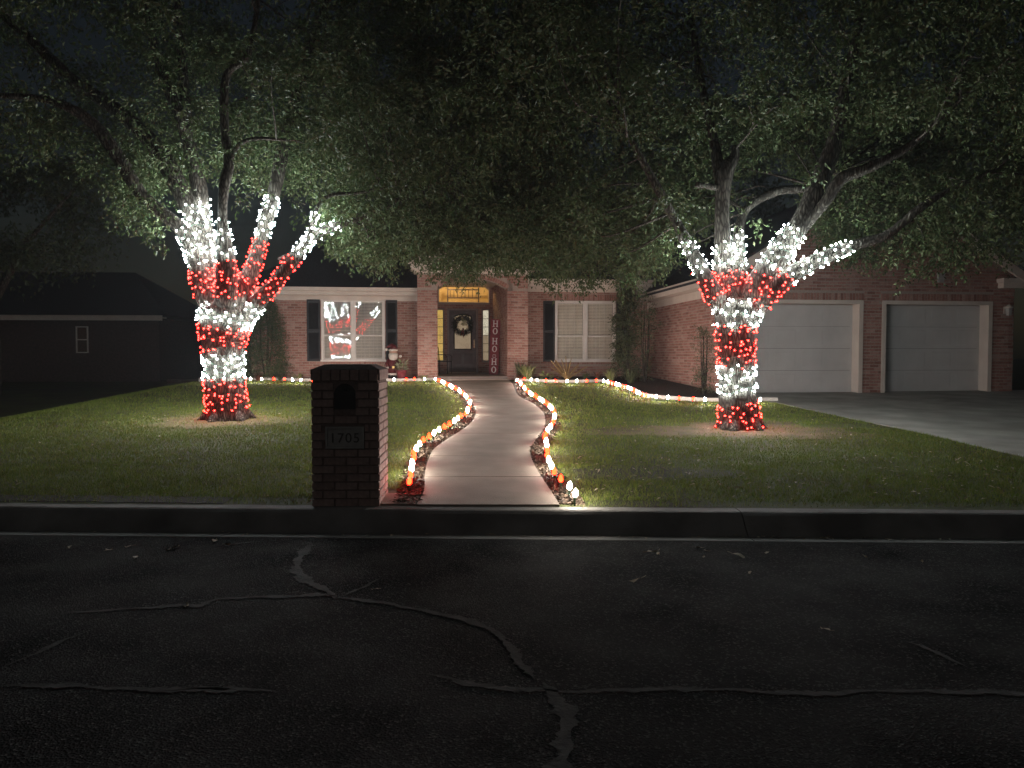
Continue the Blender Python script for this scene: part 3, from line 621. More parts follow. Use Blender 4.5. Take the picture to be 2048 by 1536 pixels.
def garage_door(u0, u1):
    d = empty('garage_door', ((u0 + u1) / 2 - HO[0], GV + .34 - HO[1], gz0 - HO[2])); d.parent = house
    off = ((u0 + u1) / 2, GV + .34, gz0); k = 4; h = (dzt - .06 - gz0) / k
    for i in range(k):
        mb = MB(); za, zb_ = gz0 + .02 + i * h, gz0 + .02 + (i + 1) * h - .006
        mb.box(u0 + .03, u1 - .03, GV + .32, GV + .37, za, zb_); nc = 4; w_ = (u1 - u0 - .06) / nc
        for c_ in range(nc):                          # raised field in each bay
            a, b_ = u0 + .03 + c_ * w_ + .07, u0 + .03 + (c_ + 1) * w_ - .07
            vs = [(a, GV + .3199, za + .07), (b_, GV + .3199, za + .07), (b_, GV + .3199, zb_ - .07), (a, GV + .3199, zb_ - .07), (a + .03, GV + .3165, za + .10), (b_ - .03, GV + .3165, za + .10), (b_ - .03, GV + .3165, zb_ - .10), (a + .03, GV + .3165, zb_ - .10)]
            mb.add(vs, [(4, 5, 6, 7), (0, 1, 5, 4), (1, 2, 6, 5), (2, 3, 7, 6), (3, 0, 4, 7)])
        mb.build('door_panel', M['garage'], d, off=off)
    mb = MB(); mb.box(u0 - .002, u0 + .028, GV - .014, GV + .40, gz0 - .2, dzt); mb.box(u1 - .028, u1 + .002, GV - .014, GV + .40, gz0 - .2, dzt); mb.box(u0 + .029, u1 - .029, GV - .012, GV + .40, dzt - .04, dzt - .001)
    mb.box(u1 - .06, u1 + .045, GV - .03, GV - .0145, gz0 - .02, dzt + .04); mb.box(u0 - .045, u0 + .06, GV - .03, GV - .0145, gz0 - .02, dzt + .04); mb.box(u0 + .061, u1 - .061, GV - .03, GV - .0145, dzt - .05, dzt + .04)
    mb.build('frame', M['trim'], d, off=off)
    mb = MB(); mb.box(u0 + .03, u1 - .03, GV + .315, GV + .375, gz0 - .01, gz0 + .018); mb.build('bottom_seal', M['black'], d, off=off)
garage_door(dl0, dl1); garage_door(dr0, dr1)
mb = MB(); mb.box(uG0 + .1, uG1 - .1, GV + .42, GV + .5, .4, 3.0); hpart(mb, 'garage_back', M['dark'])
# garage roof, rake, cornice returns
mb = MB(); zq = zGt + .12
for s_ in (-1, 1):
    q = [(gm + s_ * (gw + .45), zq - .45 * gp + .12), (gm, zq + gw * gp + .12), (gm, zq + gw * gp + .06), (gm + s_ * (gw + .45), zq - .45 * gp + .06)]
    mb.prism(q if s_ > 0 else q[::-1], GV - .30, GV + 12)
hpart(mb, 'garage_roof', M['shingle'])
mb = MB()
for s_ in (-1, 1):
    q = [(gm + s_ * (gw + .43), zq - .45 * gp + .055), (gm, zq + gw * gp + .055), (gm, zq + gw * gp - .18), (gm + s_ * (gw + .43), zq - .45 * gp - .18)]
    mb.prism(q if s_ > 0 else q[::-1], GV - .27, GV - .20)
hpart(mb, 'rake_board', M['trim'])
mb = MB(); mb.box(uG0 - .40, uG0 - .02, GV - .16, RWV - .6, zGt - .20, zGt - .16); mb.box(uG0 - .43, uG0 - .403, GV - .18, RWV - .5, zGt - .215, zGt + .02); mb.box(uG0 - .045, uG0 - .014, GV - .02, RWV - .02, zGt - .42, zGt - .21)
hpart(mb, 'garage_eave', M['trim'])
for s_ in (-1, 1):
    mb = MB(); a, b_ = (uG1 - .45, uG1 + .42) if s_ > 0 else (uG0 - .42, uG0 + .35)
    mb.box(a, b_, GV - .2, GV - .012, zGt - .25, zGt - .12); mb.box(a - .04, b_ + .04, GV - .25, GV - .012, zGt - .118, zGt - .02); hpart(mb, 'cornice_return', M['trim'])
# attic vent block and coach lamp on the garage
mb = MB(); gx, gzv = hu(1877, GV), hz(1877, 556, GV); mb.prism([(gx - .07, gzv - .11), (gx + .07, gzv - .11), (gx + .10, gzv + .11), (gx - .10, gzv + .11)], GV - .06, GV - .011); hpart(mb, 'keystone_vent', M['plaque'])
lx, lz = hu(2008, GV), hz(2008, 618, GV); lamp = empty('coach_lamp', (lx - HO[0], GV - HO[1], lz - HO[2])); lamp.parent = house
mb = MB(); mb.box(-.05, .05, -.03, -.011, -.12, .06); mb.box(-.02, .02, -.12, -.03, -.005, .015); mb.lathe([(.015, .06), (.09, .0), (.10, -.02), (.02, -.022)], 8, c=(0, -.13, .04)); mb.build('bracket', M['trim'], lamp)
mb = MB(); mb.lathe([(.06, -.18), (.075, 0.0)], 6, c=(0, -.13, .015), smooth=False); mb.build('lantern_glass', M['plaque'], lamp)

# windows
pane_me = {}
def window(u0, u1, z0, z1, v, gm_='glass'):
    off = ((u0 + u1) / 2, v, z0); w_ = empty('window', (off[0] - HO[0], off[1] - HO[1], off[2] - HO[2])); w_.parent = house
    mb = MB(); a, b_ = v - .035, v + .08; fr = .055; um_ = (u0 + u1) / 2
    mb.box(u0, u0 + fr, a, b_, z0, z1); mb.box(u1 - fr, u1, a, b_, z0, z1); mb.box(u0 + fr, u1 - fr, a + .002, b_, z1 - fr, z1); mb.box(u0 - .03, u1 + .03, a - .03, b_ - .01, z0 - .002, z0 + fr); mb.box(um_ - .05, um_ + .05, a + .004, b_, z0 + fr, z1 - fr)
    mb.build('frame', M['white'], w_, off=off)
    zm = z0 + (z1 - z0) * .42
    for (s0, s1) in ((u0 + fr, um_ - .05), (um_ + .05, u1 - fr)):
        for (q0, q1, dv, up) in ((zm - .018, z1 - fr, 0, 1), (z0 + fr, zm + .018, .022, 0)):
            mb = MB(); st = .034; y0, y1 = v + dv, v + dv + .02
            mb.box(s0 + .001, s0 + st, y0, y1, q0, q1); mb.box(s1 - st, s1 - .001, y0, y1, q0, q1); mb.box(s0 + st, s1 - st, y0 + .001, y1, q1 - st, q1 - .001); mb.box(s0 + st, s1 - st, y0 - .002, y1, q0 + .001, q0 + st + .012)
            sash = mb.build('sash', M['white'], w_, off=off)
            x0, x1, c0, c1 = s0 + st, s1 - st, q0 + st + .012, q1 - st
            for i in (1, 2): mb = MB(); xm = x0 + (x1 - x0) * i / 3; mb.box(xm - .008, xm + .008, y0 + .0125, y1 - .002, c0, c1); mb.build('muntin', M['white'], w_, off=off)
            mb = MB(); cm = (c0 + c1) / 2; mb.box(x0, x1, y0 + .0120, y1 - .0025, cm - .008, cm + .008); mb.build('muntin', M['white'], w_, off=off)
            pw_, ph_ = (x1 - x0) / 3, (c1 - c0) / 2; key = (round(pw_, 3), round(ph_, 3), gm_)
            if key not in pane_me: pane_me[key] = MB().add([(0, 0, 0), (pw_, 0, 0), (pw_, 0, ph_), (0, 0, ph_)], [(0, 1, 2, 3)]).mesh('pane', M[gm_])
            for i in range(3):
                for j in range(2): link('pane', pane_me[key], w_, (x0 + i * pw_ - off[0], y0 + .010 - off[1], c0 + j * ph_ - off[2]))
        mb = MB(); k = int((z1 - z0 - .1) / .046)          # venetian blind behind the glass
        for i in range(k):
            zz = z0 + .06 + i * .046; mb.add([(s0 + .02, v + .118, zz), (s1 - .02, v + .118, zz), (s1 - .02, v + .104, zz + .037), (s0 + .02, v + .104, zz + .037)], [(0, 1, 2, 3)])
        for f_ in (.22, .5, .78): xm = s0 + (s1 - s0) * f_; mb.box(xm - .006, xm + .006, v + .095, v + .098, z0 + .05, z1 - .05)
        tag(mb.build('blind', M['blind'], w_, off=off), kind='stuff')
    mb = MB(); mb.box(u0 + .01, u1 - .01, v + .152, v + .16, z0, z1); mb.build('dark_backing', M['dark'], w_, off=off)  # dark sheet painted as the unlit room behind the blinds
    mb = MB(); mb.box(u0 - .01, u0 + .004, v + .08, v + .16, z0, z1); mb.box(u1 - .004, u1 + .01, v + .08, v + .16, z0, z1); mb.build('reveal', M['white'], w_, off=off)
window(wu0, wu1, wz0, wz1, LWV); window(ru0, ru1, rz0, rz1, RWV, 'dull_glass')
def shutter(u0, u1, z0, z1, v):
    off = ((u0 + u1) / 2, v, z0); s = empty('shutter', (off[0] - HO[0], off[1] - HO[1], off[2] - HO[2])); s.parent = house
    mb = MB(); a, b_ = v - .052, v - .012; st = .05; zm = (z0 + z1) / 2
    mb.box(u0, u0 + st, a, b_, z0, z1); mb.box(u1 - st, u1, a, b_, z0, z1)
    for z_ in (z0, zm - .035, z1 - .07): mb.box(u0 + st, u1 - st, a + .001, b_, z_, z_ + .07)
    mb.box(u0 + st, u1 - st, b_ - .006, b_ - .001, z0, z1); mb.build('frame', M['shutter'], s, off=off)
    mb = MB()
    for (q0, q1) in ((z0 + .07, zm - .035), (zm + .035, z1 - .07)):
        k = int((q1 - q0) / .04)
        for i in range(k): zz = q0 + i * .04; mb.add([(u0 + st, a + .006, zz), (u1 - st, a + .006, zz), (u1 - st, a + .03, zz + .038), (u0 + st, a + .03, zz + .038)], [(0, 1, 2, 3)])
    tag(mb.build('louver', M['shutter'], s, off=off), kind='stuff')
shutter(hu(614.5, LWV), hu(641, LWV), wz0 + .01, wz1 - .01, LWV); shutter(hu(772, LWV), hu(795, LWV), wz0 + .03, wz1 - .01, LWV)
shutter(hu(1086, RWV), hu(1109, RWV), rz0 + .01, rz1 - .01, RWV); shutter(hu(1232, RWV), hu(1256, RWV), rz0 + .01, rz1 - .01, RWV)

# entry wall: door, side lights, arched transom
zd1 = hz(925, 617, DV); zt0, zt1 = hz(925, 606, DV), hz(925, 566, DV)
d0, d1 = hu(898.5, DV), hu(952.5, DV); sl0, sl1 = hu(873.5, DV), hu(887.5, DV); sr0, sr1 = hu(964.5, DV), hu(978.5, DV); zs0, zs1 = hz(971, 722, DV), hz(971, 619, DV)
ta, tb_ = hu(877, DV), hu(979, DV); Lb = uP2 - uP1
hb = [(d0 - .07 - uP1, d1 + .07 - uP1, z_floor - .2, zd1), (sl0 - uP1, sl1 - uP1, zs0, zs1), (sr0 - uP1, sr1 - uP1, zs0, zs1), (ta - uP1, tb_ - uP1, zt0, zt1)]
hb = [(max(h[0], .02), h[1], h[2], h[3]) for h in hb]
ew = wall('entry_wall', (uP1, DV), (1, 0), FWD, Lb, z_floor - .15, zcl, hb)
door = empty('front_door', ((d0 + d1) / 2 - HO[0], DV - HO[1], z_floor - HO[2])); door.parent = house; offd = ((d0 + d1) / 2, DV, z_floor)
mb = MB(); y0, y1 = DV + .03, DV + .075; zl0 = z_floor + .03; zl1 = zd1 - .06; gx0, gx1 = hu(909, DV), hu(942, DV); gb, gt = hz(925, 698, DV), hz(925, 629, DV)
mb.box(d0, gx0, y0, y1, zl0, zl1); mb.box(gx1, d1, y0, y1, zl0, zl1); mb.box(gx0, gx1, y0, y1, zl0, gb)
k = 10
for i in range(k):                                    # head of the glass opening is a shallow arch
    a, b_ = gx0 + (gx1 - gx0) * i / k, gx0 + (gx1 - gx0) * (i + 1) / k; f_ = lambda u: gt - .07 + .07 * (1 - ((u - (gx0 + gx1) / 2) / ((gx1 - gx0) / 2)) ** 2)
    mb.prism([(a, f_(a)), (b_, f_(b_)), (b_, zl1), (a, zl1)], y0, y1)
mb.build('leaf', M['door'], door, off=offd)
mb = MB(); mb.box(gx0 - .002, gx1 + .002, y0 + .022, y0 + .028, gb - .002, gt + .004); mb.build('glass', M['glow_door'], door, off=offd)
mb = MB()
for (a, b_) in ((gx0 - .03, gx0 + .012), (gx1 - .012, gx1 + .03)): mb.box(a, b_, y0 - .014, y0 - .001, gb - .03, gt - .05)
mb.box(gx0 + .0121, gx1 - .0121, y0 - .014, y0 - .001, gb - .03, gb + .012)
for i in range(k):
    a, b_ = gx0 + (gx1 - gx0) * i / k, gx0 + (gx1 - gx0) * (i + 1) / k; mb.prism([(a, f_(a) - .02), (b_, f_(b_) - .02), (b_, f_(b_) + .03), (a, f_(a) + .03)], y0 - .013, y0 - .001)
mb.build('glass_moulding', M['black'], door, off=offd)
mid = (d0 + d1) / 2
for (a, b_) in ((d0 + .13, mid - .05), (mid + .05, d1 - .13)):
    mb = MB(); za, zb_ = hz(925, 728, DV), hz(925, 707, DV); mb.box(a, b_, y0 - .006, y0 - .001, za, zb_); mb.box(a + .04, b_ - .04, y0 - .014, y0 - .0065, za + .04, zb_ - .04); mb.build('panel', M['doorpanel'], door, off=offd)
mb = MB(); hx = hu(948.5, DV); hz_ = hz(948, 688, DV); mb.box(hx - .025, hx + .025, y0 - .014, y0 - .001, hz_ - .14, hz_ + .16); mb.tube([(hx, y0 - .012, hz_ - .1), (hx, y0 - .06, hz_ - .06), (hx, y0 - .06, hz_ + .05), (hx, y0 - .012, hz_ + .09)], .011, 6); mb.lathe([(.02, -.02), (.03, 0), (.02, .02)], 8, c=(hx, y0 - .03, hz_ + .13)); mb.build('handle', M['brass'], door, off=offd)
mb = MB(); a, b_ = d0 - .07, d1 + .07; mb.box(a, d0 - .004, DV - .03, DV + .12, z_floor, zd1); mb.box(d1 + .004, b_, DV - .03, DV + .12, z_floor, zd1); mb.box(d0 - .004, d1 + .004, DV - .029, DV + .12, zl1 + .005, zd1); mb.build('frame', M['doorframe'], door, off=offd)
mb = MB(); mb.box(d0 - .05, d1 + .05, DV - .10, DV + .1, z_floor + .001, z_floor + .026); mb.build('threshold', M['doorframe'], door, off=offd)
for (a, b_, mt) in ((max(sl0, uP1 + .02), sl1, 'glow_yellow'), (sr0, sr1, 'glow_pale')):
    s = empty('sidelight', (a - HO[0], DV - HO[1], zs0 - HO[2])); s.parent = house; off = (a, DV, zs0); fr = .03
    mb = MB(); mb.box(a - .025, a + fr, DV - .03, DV + .08, zs0 - .03, zs1 + .03); mb.box(b_ - fr, b_ + .025, DV - .03, DV + .08, zs0 - .03, zs1 + .03); mb.box(a + fr, b_ - fr, DV - .029, DV + .08, zs1 - fr, zs1 + .03); mb.box(a + fr, b_ - fr, DV - .029, DV + .08, zs0 - .03, zs0 + fr)
    mb.build('frame', M['doorframe'], s, off=off); k = 6; h = (zs1 - zs0 - 2 * fr) / k
    for i in range(k):
        mb = MB(); q0 = zs0 + fr + i * h; mb.add([(a + fr, DV + .03, q0 + .004), (b_ - fr, DV + .03, q0 + .004), (b_ - fr, DV + .03, q0 + h - .004), (a + fr, DV + .03, q0 + h - .004)], [(0, 1, 2, 3)])
        mb.build('pane', M['glow_pale' if (mt == 'glow_pale' and i > 2) else mt if mt == 'glow_yellow' else 'glow_door'], s, off=off)
        if i: mb = MB(); mb.box(a + fr, b_ - fr, DV + .015, DV + .035, q0 - .010, q0 + .006); mb.build('muntin', M['black'], s, off=off)
tr = empty('transom', ((ta + tb_) / 2 - HO[0], DV - HO[1], zt0 - HO[2])); tr.parent = house; off = ((ta + tb_) / 2, DV, zt0)
mb = MB(); ta = max(ta, uP1 + .021); mb.box(ta, ta + .03, DV - .02, DV + .1, zt0, zt1); mb.box(tb_ - .03, tb_, DV - .02, DV + .1, zt0, zt1); mb.box(ta + .03, tb_ - .03, DV - .019, DV + .1, zt0, zt0 + .03)
k = 14; tm, tw = (ta + tb_) / 2, (tb_ - ta) / 2
for i in range(k):
    a, b_ = ta + .03 + (tb_ - ta - .06) * i / k, ta + .03 + (tb_ - ta - .06) * (i + 1) / k; f2 = lambda u: zt1 - .04 - .24 * abs((u - tm) / tw) ** 4
    mb.prism([(a, f2(a)), (b_, f2(b_)), (b_, zt1), (a, zt1)], DV - .018, DV + .1)
mb.build('frame', M['trim'], tr, off=off)
mb = MB(); mb.add([(ta, DV + .03, zt0), (tb_, DV + .03, zt0), (tb_, DV + .03, zt1), (ta, DV + .03, zt1)], [(0, 1, 2, 3)]); mb.build('pane', M['tglass'], tr, off=off)
# hall behind the transom, with its lamp and landing rail
mb = MB(); h0, h1, hv0, hv1, hz0, hz1 = uP1 - .6, uP2 + .5, DV + .16, DV + 3.2, z_floor - .1, 4.9
mb.add([(h0, hv0, hz0), (h1, hv0, hz0), (h1, hv1, hz0), (h0, hv1, hz0), (h0, hv0, hz1), (h1, hv0, hz1), (h1, hv1, hz1), (h0, hv1, hz1)], [(0, 1, 2, 3), (4, 7, 6, 5), (1, 5, 6, 2), (2, 6, 7, 3), (3, 7, 4, 0)])
hall = hpart(mb, 'entry_hall', M['cream'])
mb = MB(); mb.lathe([(.02, -.1), (.10, -.06), (.13, 0), (.10, .06), (.02, .1)], 12, c=((h0 + h1) / 2 - .2, DV + 1.3, 4.45)); mb.build('hall_lamp', M['hall_lamp'], hall, off=HO)
mb = MB(); ra, rb = hu(897, DV + 2.4), hu(956, DV + 2.4); q0, q1 = hz(925, 597, DV + 2.4), hz(925, 578, DV + 2.4)
mb.box(ra, rb, DV + 2.38, DV + 2.44, q1 - .05, q1); mb.box(ra, rb, DV + 2.38, DV + 2.44, q0, q0 + .05); mb.box(ra - .05, ra, DV + 2.37, DV + 2.45, q0 - .3, q1 + .06); mb.box(rb, rb + .05, DV + 2.37, DV + 2.45, q0 - .3, q1 + .06)
for i in range(8): x = ra + (rb - ra) * (i + .5) / 8; mb.box(x - .012, x + .012, DV + 2.395, DV + 2.425, q0 + .05, q1 - .05)
mb.build('landing_rail', M['doorpanel'], hall, off=HO)

# ------------------------------------------------------------------ things at the entry
# leaning board sign
SV = 24.9; s0 = W(hu(987, SV), SV, z_floor); sign = empty('christmas_sign', s0, YAW + R(-6)); Hs = hz(990, 638, SV) - z_floor
tag(sign, 'tall dark red board with white HO HO HO letters leaning in the entry', 'sign')
tilt = R(-4.0)
def lean(o): o.rotation_euler = (tilt, R(2.2), 0); return o
mb = MB(); mb.box(-.155, .155, -.012, .012, 0, Hs); lean(mb.build('board', M['signred'], sign))
LH, LW_ = Hs * .115, .17
def letter(ch, zc_):
    mb = MB(); t = .032; y0, y1 = -.020, -.0125; w_ = LW_ / 2; h = LH / 2
    if ch == 'H':
        for s_ in (-1, 1):
            mb.box(s_ * (w_ - .03) - t / 2, s_ * (w_ - .03) + t / 2, y0, y1, zc_ - h + .015, zc_ + h - .015)
            for z_ in (zc_ - h, zc_ + h - .015): mb.box(s_ * (w_ - .03) - .036, s_ * (w_ - .03) + .036, y0, y1, z_, z_ + .0148)
        mb.box(-w_ + .03 + t / 2, w_ - .03 - t / 2, y0 + .001, y1, zc_ - .012, zc_ + .012)
    else:
        k = 24; vs = []
        for i in range(k):
            w = 2 * math.pi * i / k; c_, s_ = math.cos(w), math.sin(w)
            for (rx, rz) in ((w_ - .005, h), (w_ - .042, h - .022)):
                for y_ in (y0, y1): vs.append((rx * c_, y_, zc_ + rz * s_))
        fs = []
        for i in range(k):
            a, b_ = 4 * i, 4 * ((i + 1) % k); fs += [(a, b_, b_ + 2, a + 2), (a + 1, a + 3, b_ + 3, b_ + 1), (a, a + 1, b_ + 1, b_), (a + 2, b_ + 2, b_ + 3, a + 3)]
        mb.add(vs, fs)
    lean(mb.build('letter', M['letter'], sign))
for ch, f_ in (('H', .92), ('O', .785), ('H', .605), ('O', .465), ('H', .235), ('O', .09)): letter(ch, Hs * f_)
mb = MB()
for (a, b_, c_, e) in ((-.05, .05, .355, .362), (-.05, .05, .31, .317)): mb.box(a, b_, -.018, -.0125, Hs * c_, Hs * e)
for x in (-.05, .042): mb.box(x, x + .008, -.0175, -.0125, Hs * .317, Hs * .355)
lean(mb.build('little_square', M['letter'], sign))
# wreath on the door
wc = W(hu(925.5, DV - .02), DV - .06, hz(925, 651, DV - .05)); wr = empty('wreath', wc, YAW); tag(wr, 'round dark evergreen wreath with pale flowers hanging on the front door', 'wreath')
k = 2600; w = rng.uniform(0, 2 * np.pi, k); rr = .265 + rng.normal(0, .035, k); ph = rng.uniform(0, 2 * np.pi, k); tr_ = .065 * np.sqrt(rng.random(k))
P = np.stack([(rr + tr_ * np.cos(ph)) * np.cos(w), -.0 + tr_ * np.sin(ph) * .7, (rr + tr_ * np.cos(ph)) * np.sin(w)], 1)
D = np.stack([np.cos(w + .8), np.zeros(k), np.sin(w + .8)], 1) + .7 * unit(k)
link('foliage', leaves_mesh('wreath', P, D, unit(k), rng.uniform(.05, .09, k), rng.uniform(.012, .022, k), M['wreathleaf']), wr)
for i in range(9):
    mb = MB(); x, z = random.gauss(.03, .06), random.gauss(.10, .05)
    for q in range(6):
        w = q * math.pi / 3; mb.add([(x, -.075, z), (x + .04 * math.cos(w - .4), -.09, z + .04 * math.sin(w - .4)), (x + .06 * math.cos(w), -.085, z + .06 * math.sin(w)), (x + .04 * math.cos(w + .4), -.09, z + .04 * math.sin(w + .4))], [(0, 1, 2, 3)])
    mb.build('flower', M['pale_leaf'], wr)
mb = MB(); mb.tube([(.0, -.06, -.1), (.03, -.08, -.28), (.0, -.06, -.45)], [.03, .025, .006], 5); mb.tube([(.02, -.06, -.1), (-.04, -.08, -.25), (-.06, -.06, -.4)], [.03, .022, .006], 5); mb.build('ribbon', M['signred'], wr)
# metal chair in the recess
ch = empty('porch_chair', W(hu(884, DV - 1.2) + .05, DV - 1.1, z_floor), YAW + R(70)); tag(ch, 'black metal armchair in the entry beside the front door', 'chair')
mb = MB(); mb.box(-.24, .24, -.22, .22, .41, .435); mb.build('seat', M['black'], ch)
for sx_ in (-1, 1):
    for sy_ in (-1, 1): MB().tube([(sx_ * .24, sy_ * .22, 0), (sx_ * .23, sy_ * .21, .42)], .013, 6).build('leg', M['black'], ch)
    MB().tube([(sx_ * .25, -.22, .42), (sx_ * .27, -.21, .60), (sx_ * .27, -.14, .645), (sx_ * .26, .22, .66)], .013, 6).build('armrest', M['black'], ch)
mb = MB(); mb.tube([(-.23, .22, .42), (-.24, .27, .9), (0, .29, .96), (.24, .27, .9), (.23, .22, .42)], .014, 6)
for i in range(5): x = -.16 + .08 * i; mb.tube([(x, .225, .43), (x, .28, .93)], .007, 5)
mb.build('backrest', M['black'], ch)
# bearded figurine and pot by the bed
fg = hit(787, 771); fg.y = 22.95; fg = Vector((at(787, 760, 22.95).x, 22.95, G(22.95) + .012)); fig = empty('garden_figurine', fg, YAW); tag(fig, 'bearded garden figurine in red coat and cap beside a potted plant', 'figurine')
mb = MB(); mb.box(-.17, .17, -.12, .12, .0, .06); mb.build('base', M['black'], fig)
mb = MB(); mb.lathe([(.09, .06), (.10, .1), (.085, .14)], 10, c=(-.08, -.02, 0)); mb.lathe([(.09, .06), (.10, .1), (.085, .14)], 10, c=(.08, -.02, 0)); mb.build('boot', M['black'], fig)
mb = MB(); mb.lathe([(.165, .14), (.17, .17), (.16, .2)], 14); mb.build('coat_hem', M['fig_white'], fig)
mb = MB(); mb.lathe([(.155, .2), (.165, .3), (.17, .4), (.155, .52), (.12, .62), (.07, .68)], 14)
mb.tube([(-.13, 0, .6), (-.20, -.05, .47), (-.15, -.13, .38)], [.06, .055, .045], 8); mb.tube([(.13, 0, .6), (.20, -.05, .47), (.17, -.13, .40)], [.06, .055, .045], 8); mb.build('coat', M['fig_red'], fig)
mb = MB(); mb.lathe([(.172, .355), (.176, .375), (.172, .395)], 14); mb.build('belt', M['black'], fig)
mb = MB(); mb.box(-.035, .035, -.19, -.172, .345, .405); mb.build('buckle', M['gold'], fig)
mb = MB(); mb.lathe([(.03, .66), (.10, .70), (.125, .78), (.115, .87), (.06, .92)], 12); mb.lathe([(.008, -.02), (.022, 0), (.008, .02)], 8, c=(0, -.125, .79)); mb.build('head', M['fig_skin'], fig)
mb = MB(); mb.lathe([(.02, .47), (.09, .56), (.14, .68), (.142, .76), (.11, .79)], 12, c=(0, -.035, 0)); mb.lathe([(.13, .855), (.145, .875), (.14, .905), (.12, .915)], 12, c=(0, 0, 0))
for sx_ in (-1, 1): mb.lathe([(.01, -.045), (.045, -.02), (.045, .02), (.01, .045)], 8, c=(sx_ * .21, -.08, .70 if sx_ > 0 else .90)); mb.lathe([(.01, -.03), (.035, -.01), (.035, .01), (.01, .03)], 8, c=(sx_ * .16, -.15, .36))
mb.build('beard', M['fig_white'], fig)
mb = MB(); mb.tube([(0, 0, .905), (.0, .02, .99), (-.05, .02, 1.03), (-.13, 0, 1.0), (-.19, -.03, .95)], [.125, .09, .065, .04, .02], 10); mb.build('cap', M['fig_red'], fig)
pt = Vector((at(803, 760, 22.75).x, 22.75, G(22.75) + .012)); pot = empty('flower_pot', pt, YAW); tag(pot, 'red glazed pot of pale leaved plant next to the bearded figurine', 'potted plant')
mb = MB(); mb.lathe([(.10, 0), (.14, .14), (.165, .26), (.175, .27), (.175, .30), (.15, .30), (.14, .26)], 14); mb.build('pot', M['pot'], pot)
def rosette(name, parent, n_, h, spread, L, Wd, m, zb0=0.0, seed=0, pos=(0, 0)):
    k = n_; an = rng.uniform(0, 2 * np.pi, k); up = rng.uniform(.15, 1.0, k); r0 = spread * np.sqrt(rng.random(k)) * .7
    P = np.stack([pos[0] + np.cos(an) * r0, pos[1] + np.sin(an) * r0, zb0 + h * up * rng.uniform(.5, 1, k)], 1); D = np.stack([np.cos(an) * .9, np.sin(an) * .9, up * .9], 1) + .3 * unit(k)
    N = np.tile([0, 0, 1.0], (k, 1)) + .5 * unit(k)
    return link(name, leaves_mesh(name, P, D, N, L * rng.uniform(.6, 1.2, k), Wd * rng.uniform(.7, 1.2, k), m), parent)
rosette('foliage', pot, 90, .30, .16, .15, .055, M['pale_leaf'], .27)

# ------------------------------------------------------------------ brick letter-box pillar
mb0 = at(625.5, 1018, 7.03); mb1 = at(757, 1018, 6.97); MW = (mb1 - mb0).xy.length; MD = .60; MH = 1.235; base_z = .172
mrot = R(1.7); mail = empty('mailbox_pillar', ((mb0.x + mb1.x) / 2, 7.02, base_z), mrot)
tag(mail, 'dark brick mailbox pillar with stone number plaque standing at the kerb', 'mailbox')
hx_ = MW / 2; door_c = (690 - 691) / 135 * MW; oz0, oz1 = MH - .335, MH - .10; ohw = .098
mb = MB(); mb.box(-hx_ + .012, hx_ - .012, .012, MD - .012, -.05, MH - .01); core = mb.build('core', M['mortar_dark'], mail)
mme = {}
def mbrick(w_):
    key = round(w_, 3)
    if key not in mme:
        q = MB(); brick_faces(q, (0, 0), (1, 0), FWD, [(0, key, 0, CO - JT)], proud=.012, deep=.004); mme[key] = q.mesh('brick', M['mailbrick'])
    return mme[key]
holem = [(hx_ + door_c - ohw, hx_ + door_c + ohw, oz0, oz1 + .02), (hx_ - .185, hx_ + .175, .535, .745)]
for (o, rz_, L, hs) in (((-hx_, .012), 0, MW, holem), ((hx_ - .012, 0), R(90), MD, ()), ((hx_, MD - .012), R(180), MW, ()), ((-hx_ + .012, MD), R(270), MD, ())):
    for (a0, a1, z0, z1) in courses(L, .004, MH - .075, hs):
        link('brick', mbrick(a1 - a0), mail, (o[0] + math.cos(rz_) * a0 + random.uniform(-.0015, .0015), o[1] + math.sin(rz_) * a0 + random.uniform(-.0015, .0015), z0), (0, 0, rz_))
k = 8                                                   # top course: bricks on edge, slightly proud
for (o, rz_, L) in (((-hx_ + .008, .0), 0, MW - .016), ((hx_ + .0, .008), R(90), MD - .016), ((hx_ - .008, MD), R(180), MW - .016), ((-hx_ - .0, MD - .008), R(270), MD - .016)):
    n_ = int(L / .0765); w_ = L / n_
    q = MB(); brick_faces(q, (0, 0), (1, 0), FWD, [(.004, w_ - .004, 0, .10)], proud=.005, deep=.008); me = q.mesh('brick', M['mailbrick'])
    for i in range(n_): link('brick', me, mail, (o[0] + math.cos(rz_) * w_ * i, o[1] + math.sin(rz_) * w_ * i, MH - .072), (0, 0, rz_))
mb = MB(); a = hx_ + .004; z0, z1 = MH + .028, MH + .075
vs = [(-a, -.004, z0), (a, -.004, z0), (a, MD + .004, z0), (-a, MD + .004, z0), (-a + .10, .13, z1), (a - .10, .13, z1), (a - .10, MD - .13, z1), (-a + .10, MD - .13, z1), (-a, -.004, z0 - .04), (a, -.004, z0 - .04), (a, MD + .004, z0 - .04), (-a, MD + .004, z0 - .04)]
mb.add(vs, [(4, 5, 6, 7), (0, 1, 5, 4), (1, 2, 6, 5), (2, 3, 7, 6), (3, 0, 4, 7), (8, 9, 1, 0), (9, 10, 2, 1), (10, 11, 3, 2), (11, 8, 0, 3), (11, 10, 9, 8)]); mb.build('cap', M['mortar_dark'], mail)
pp = [(-ohw, 0), (ohw, 0)] + [(ohw * math.cos(w), oz1 - oz0 - ohw + ohw * math.sin(w)) for w in np.linspace(0, math.pi, 12)]
mb = MB(); mb.prism([(x + door_c, z + oz0) for x, z in pp], .006, .05); md = mb.build('letter_door', M['black'], mail)
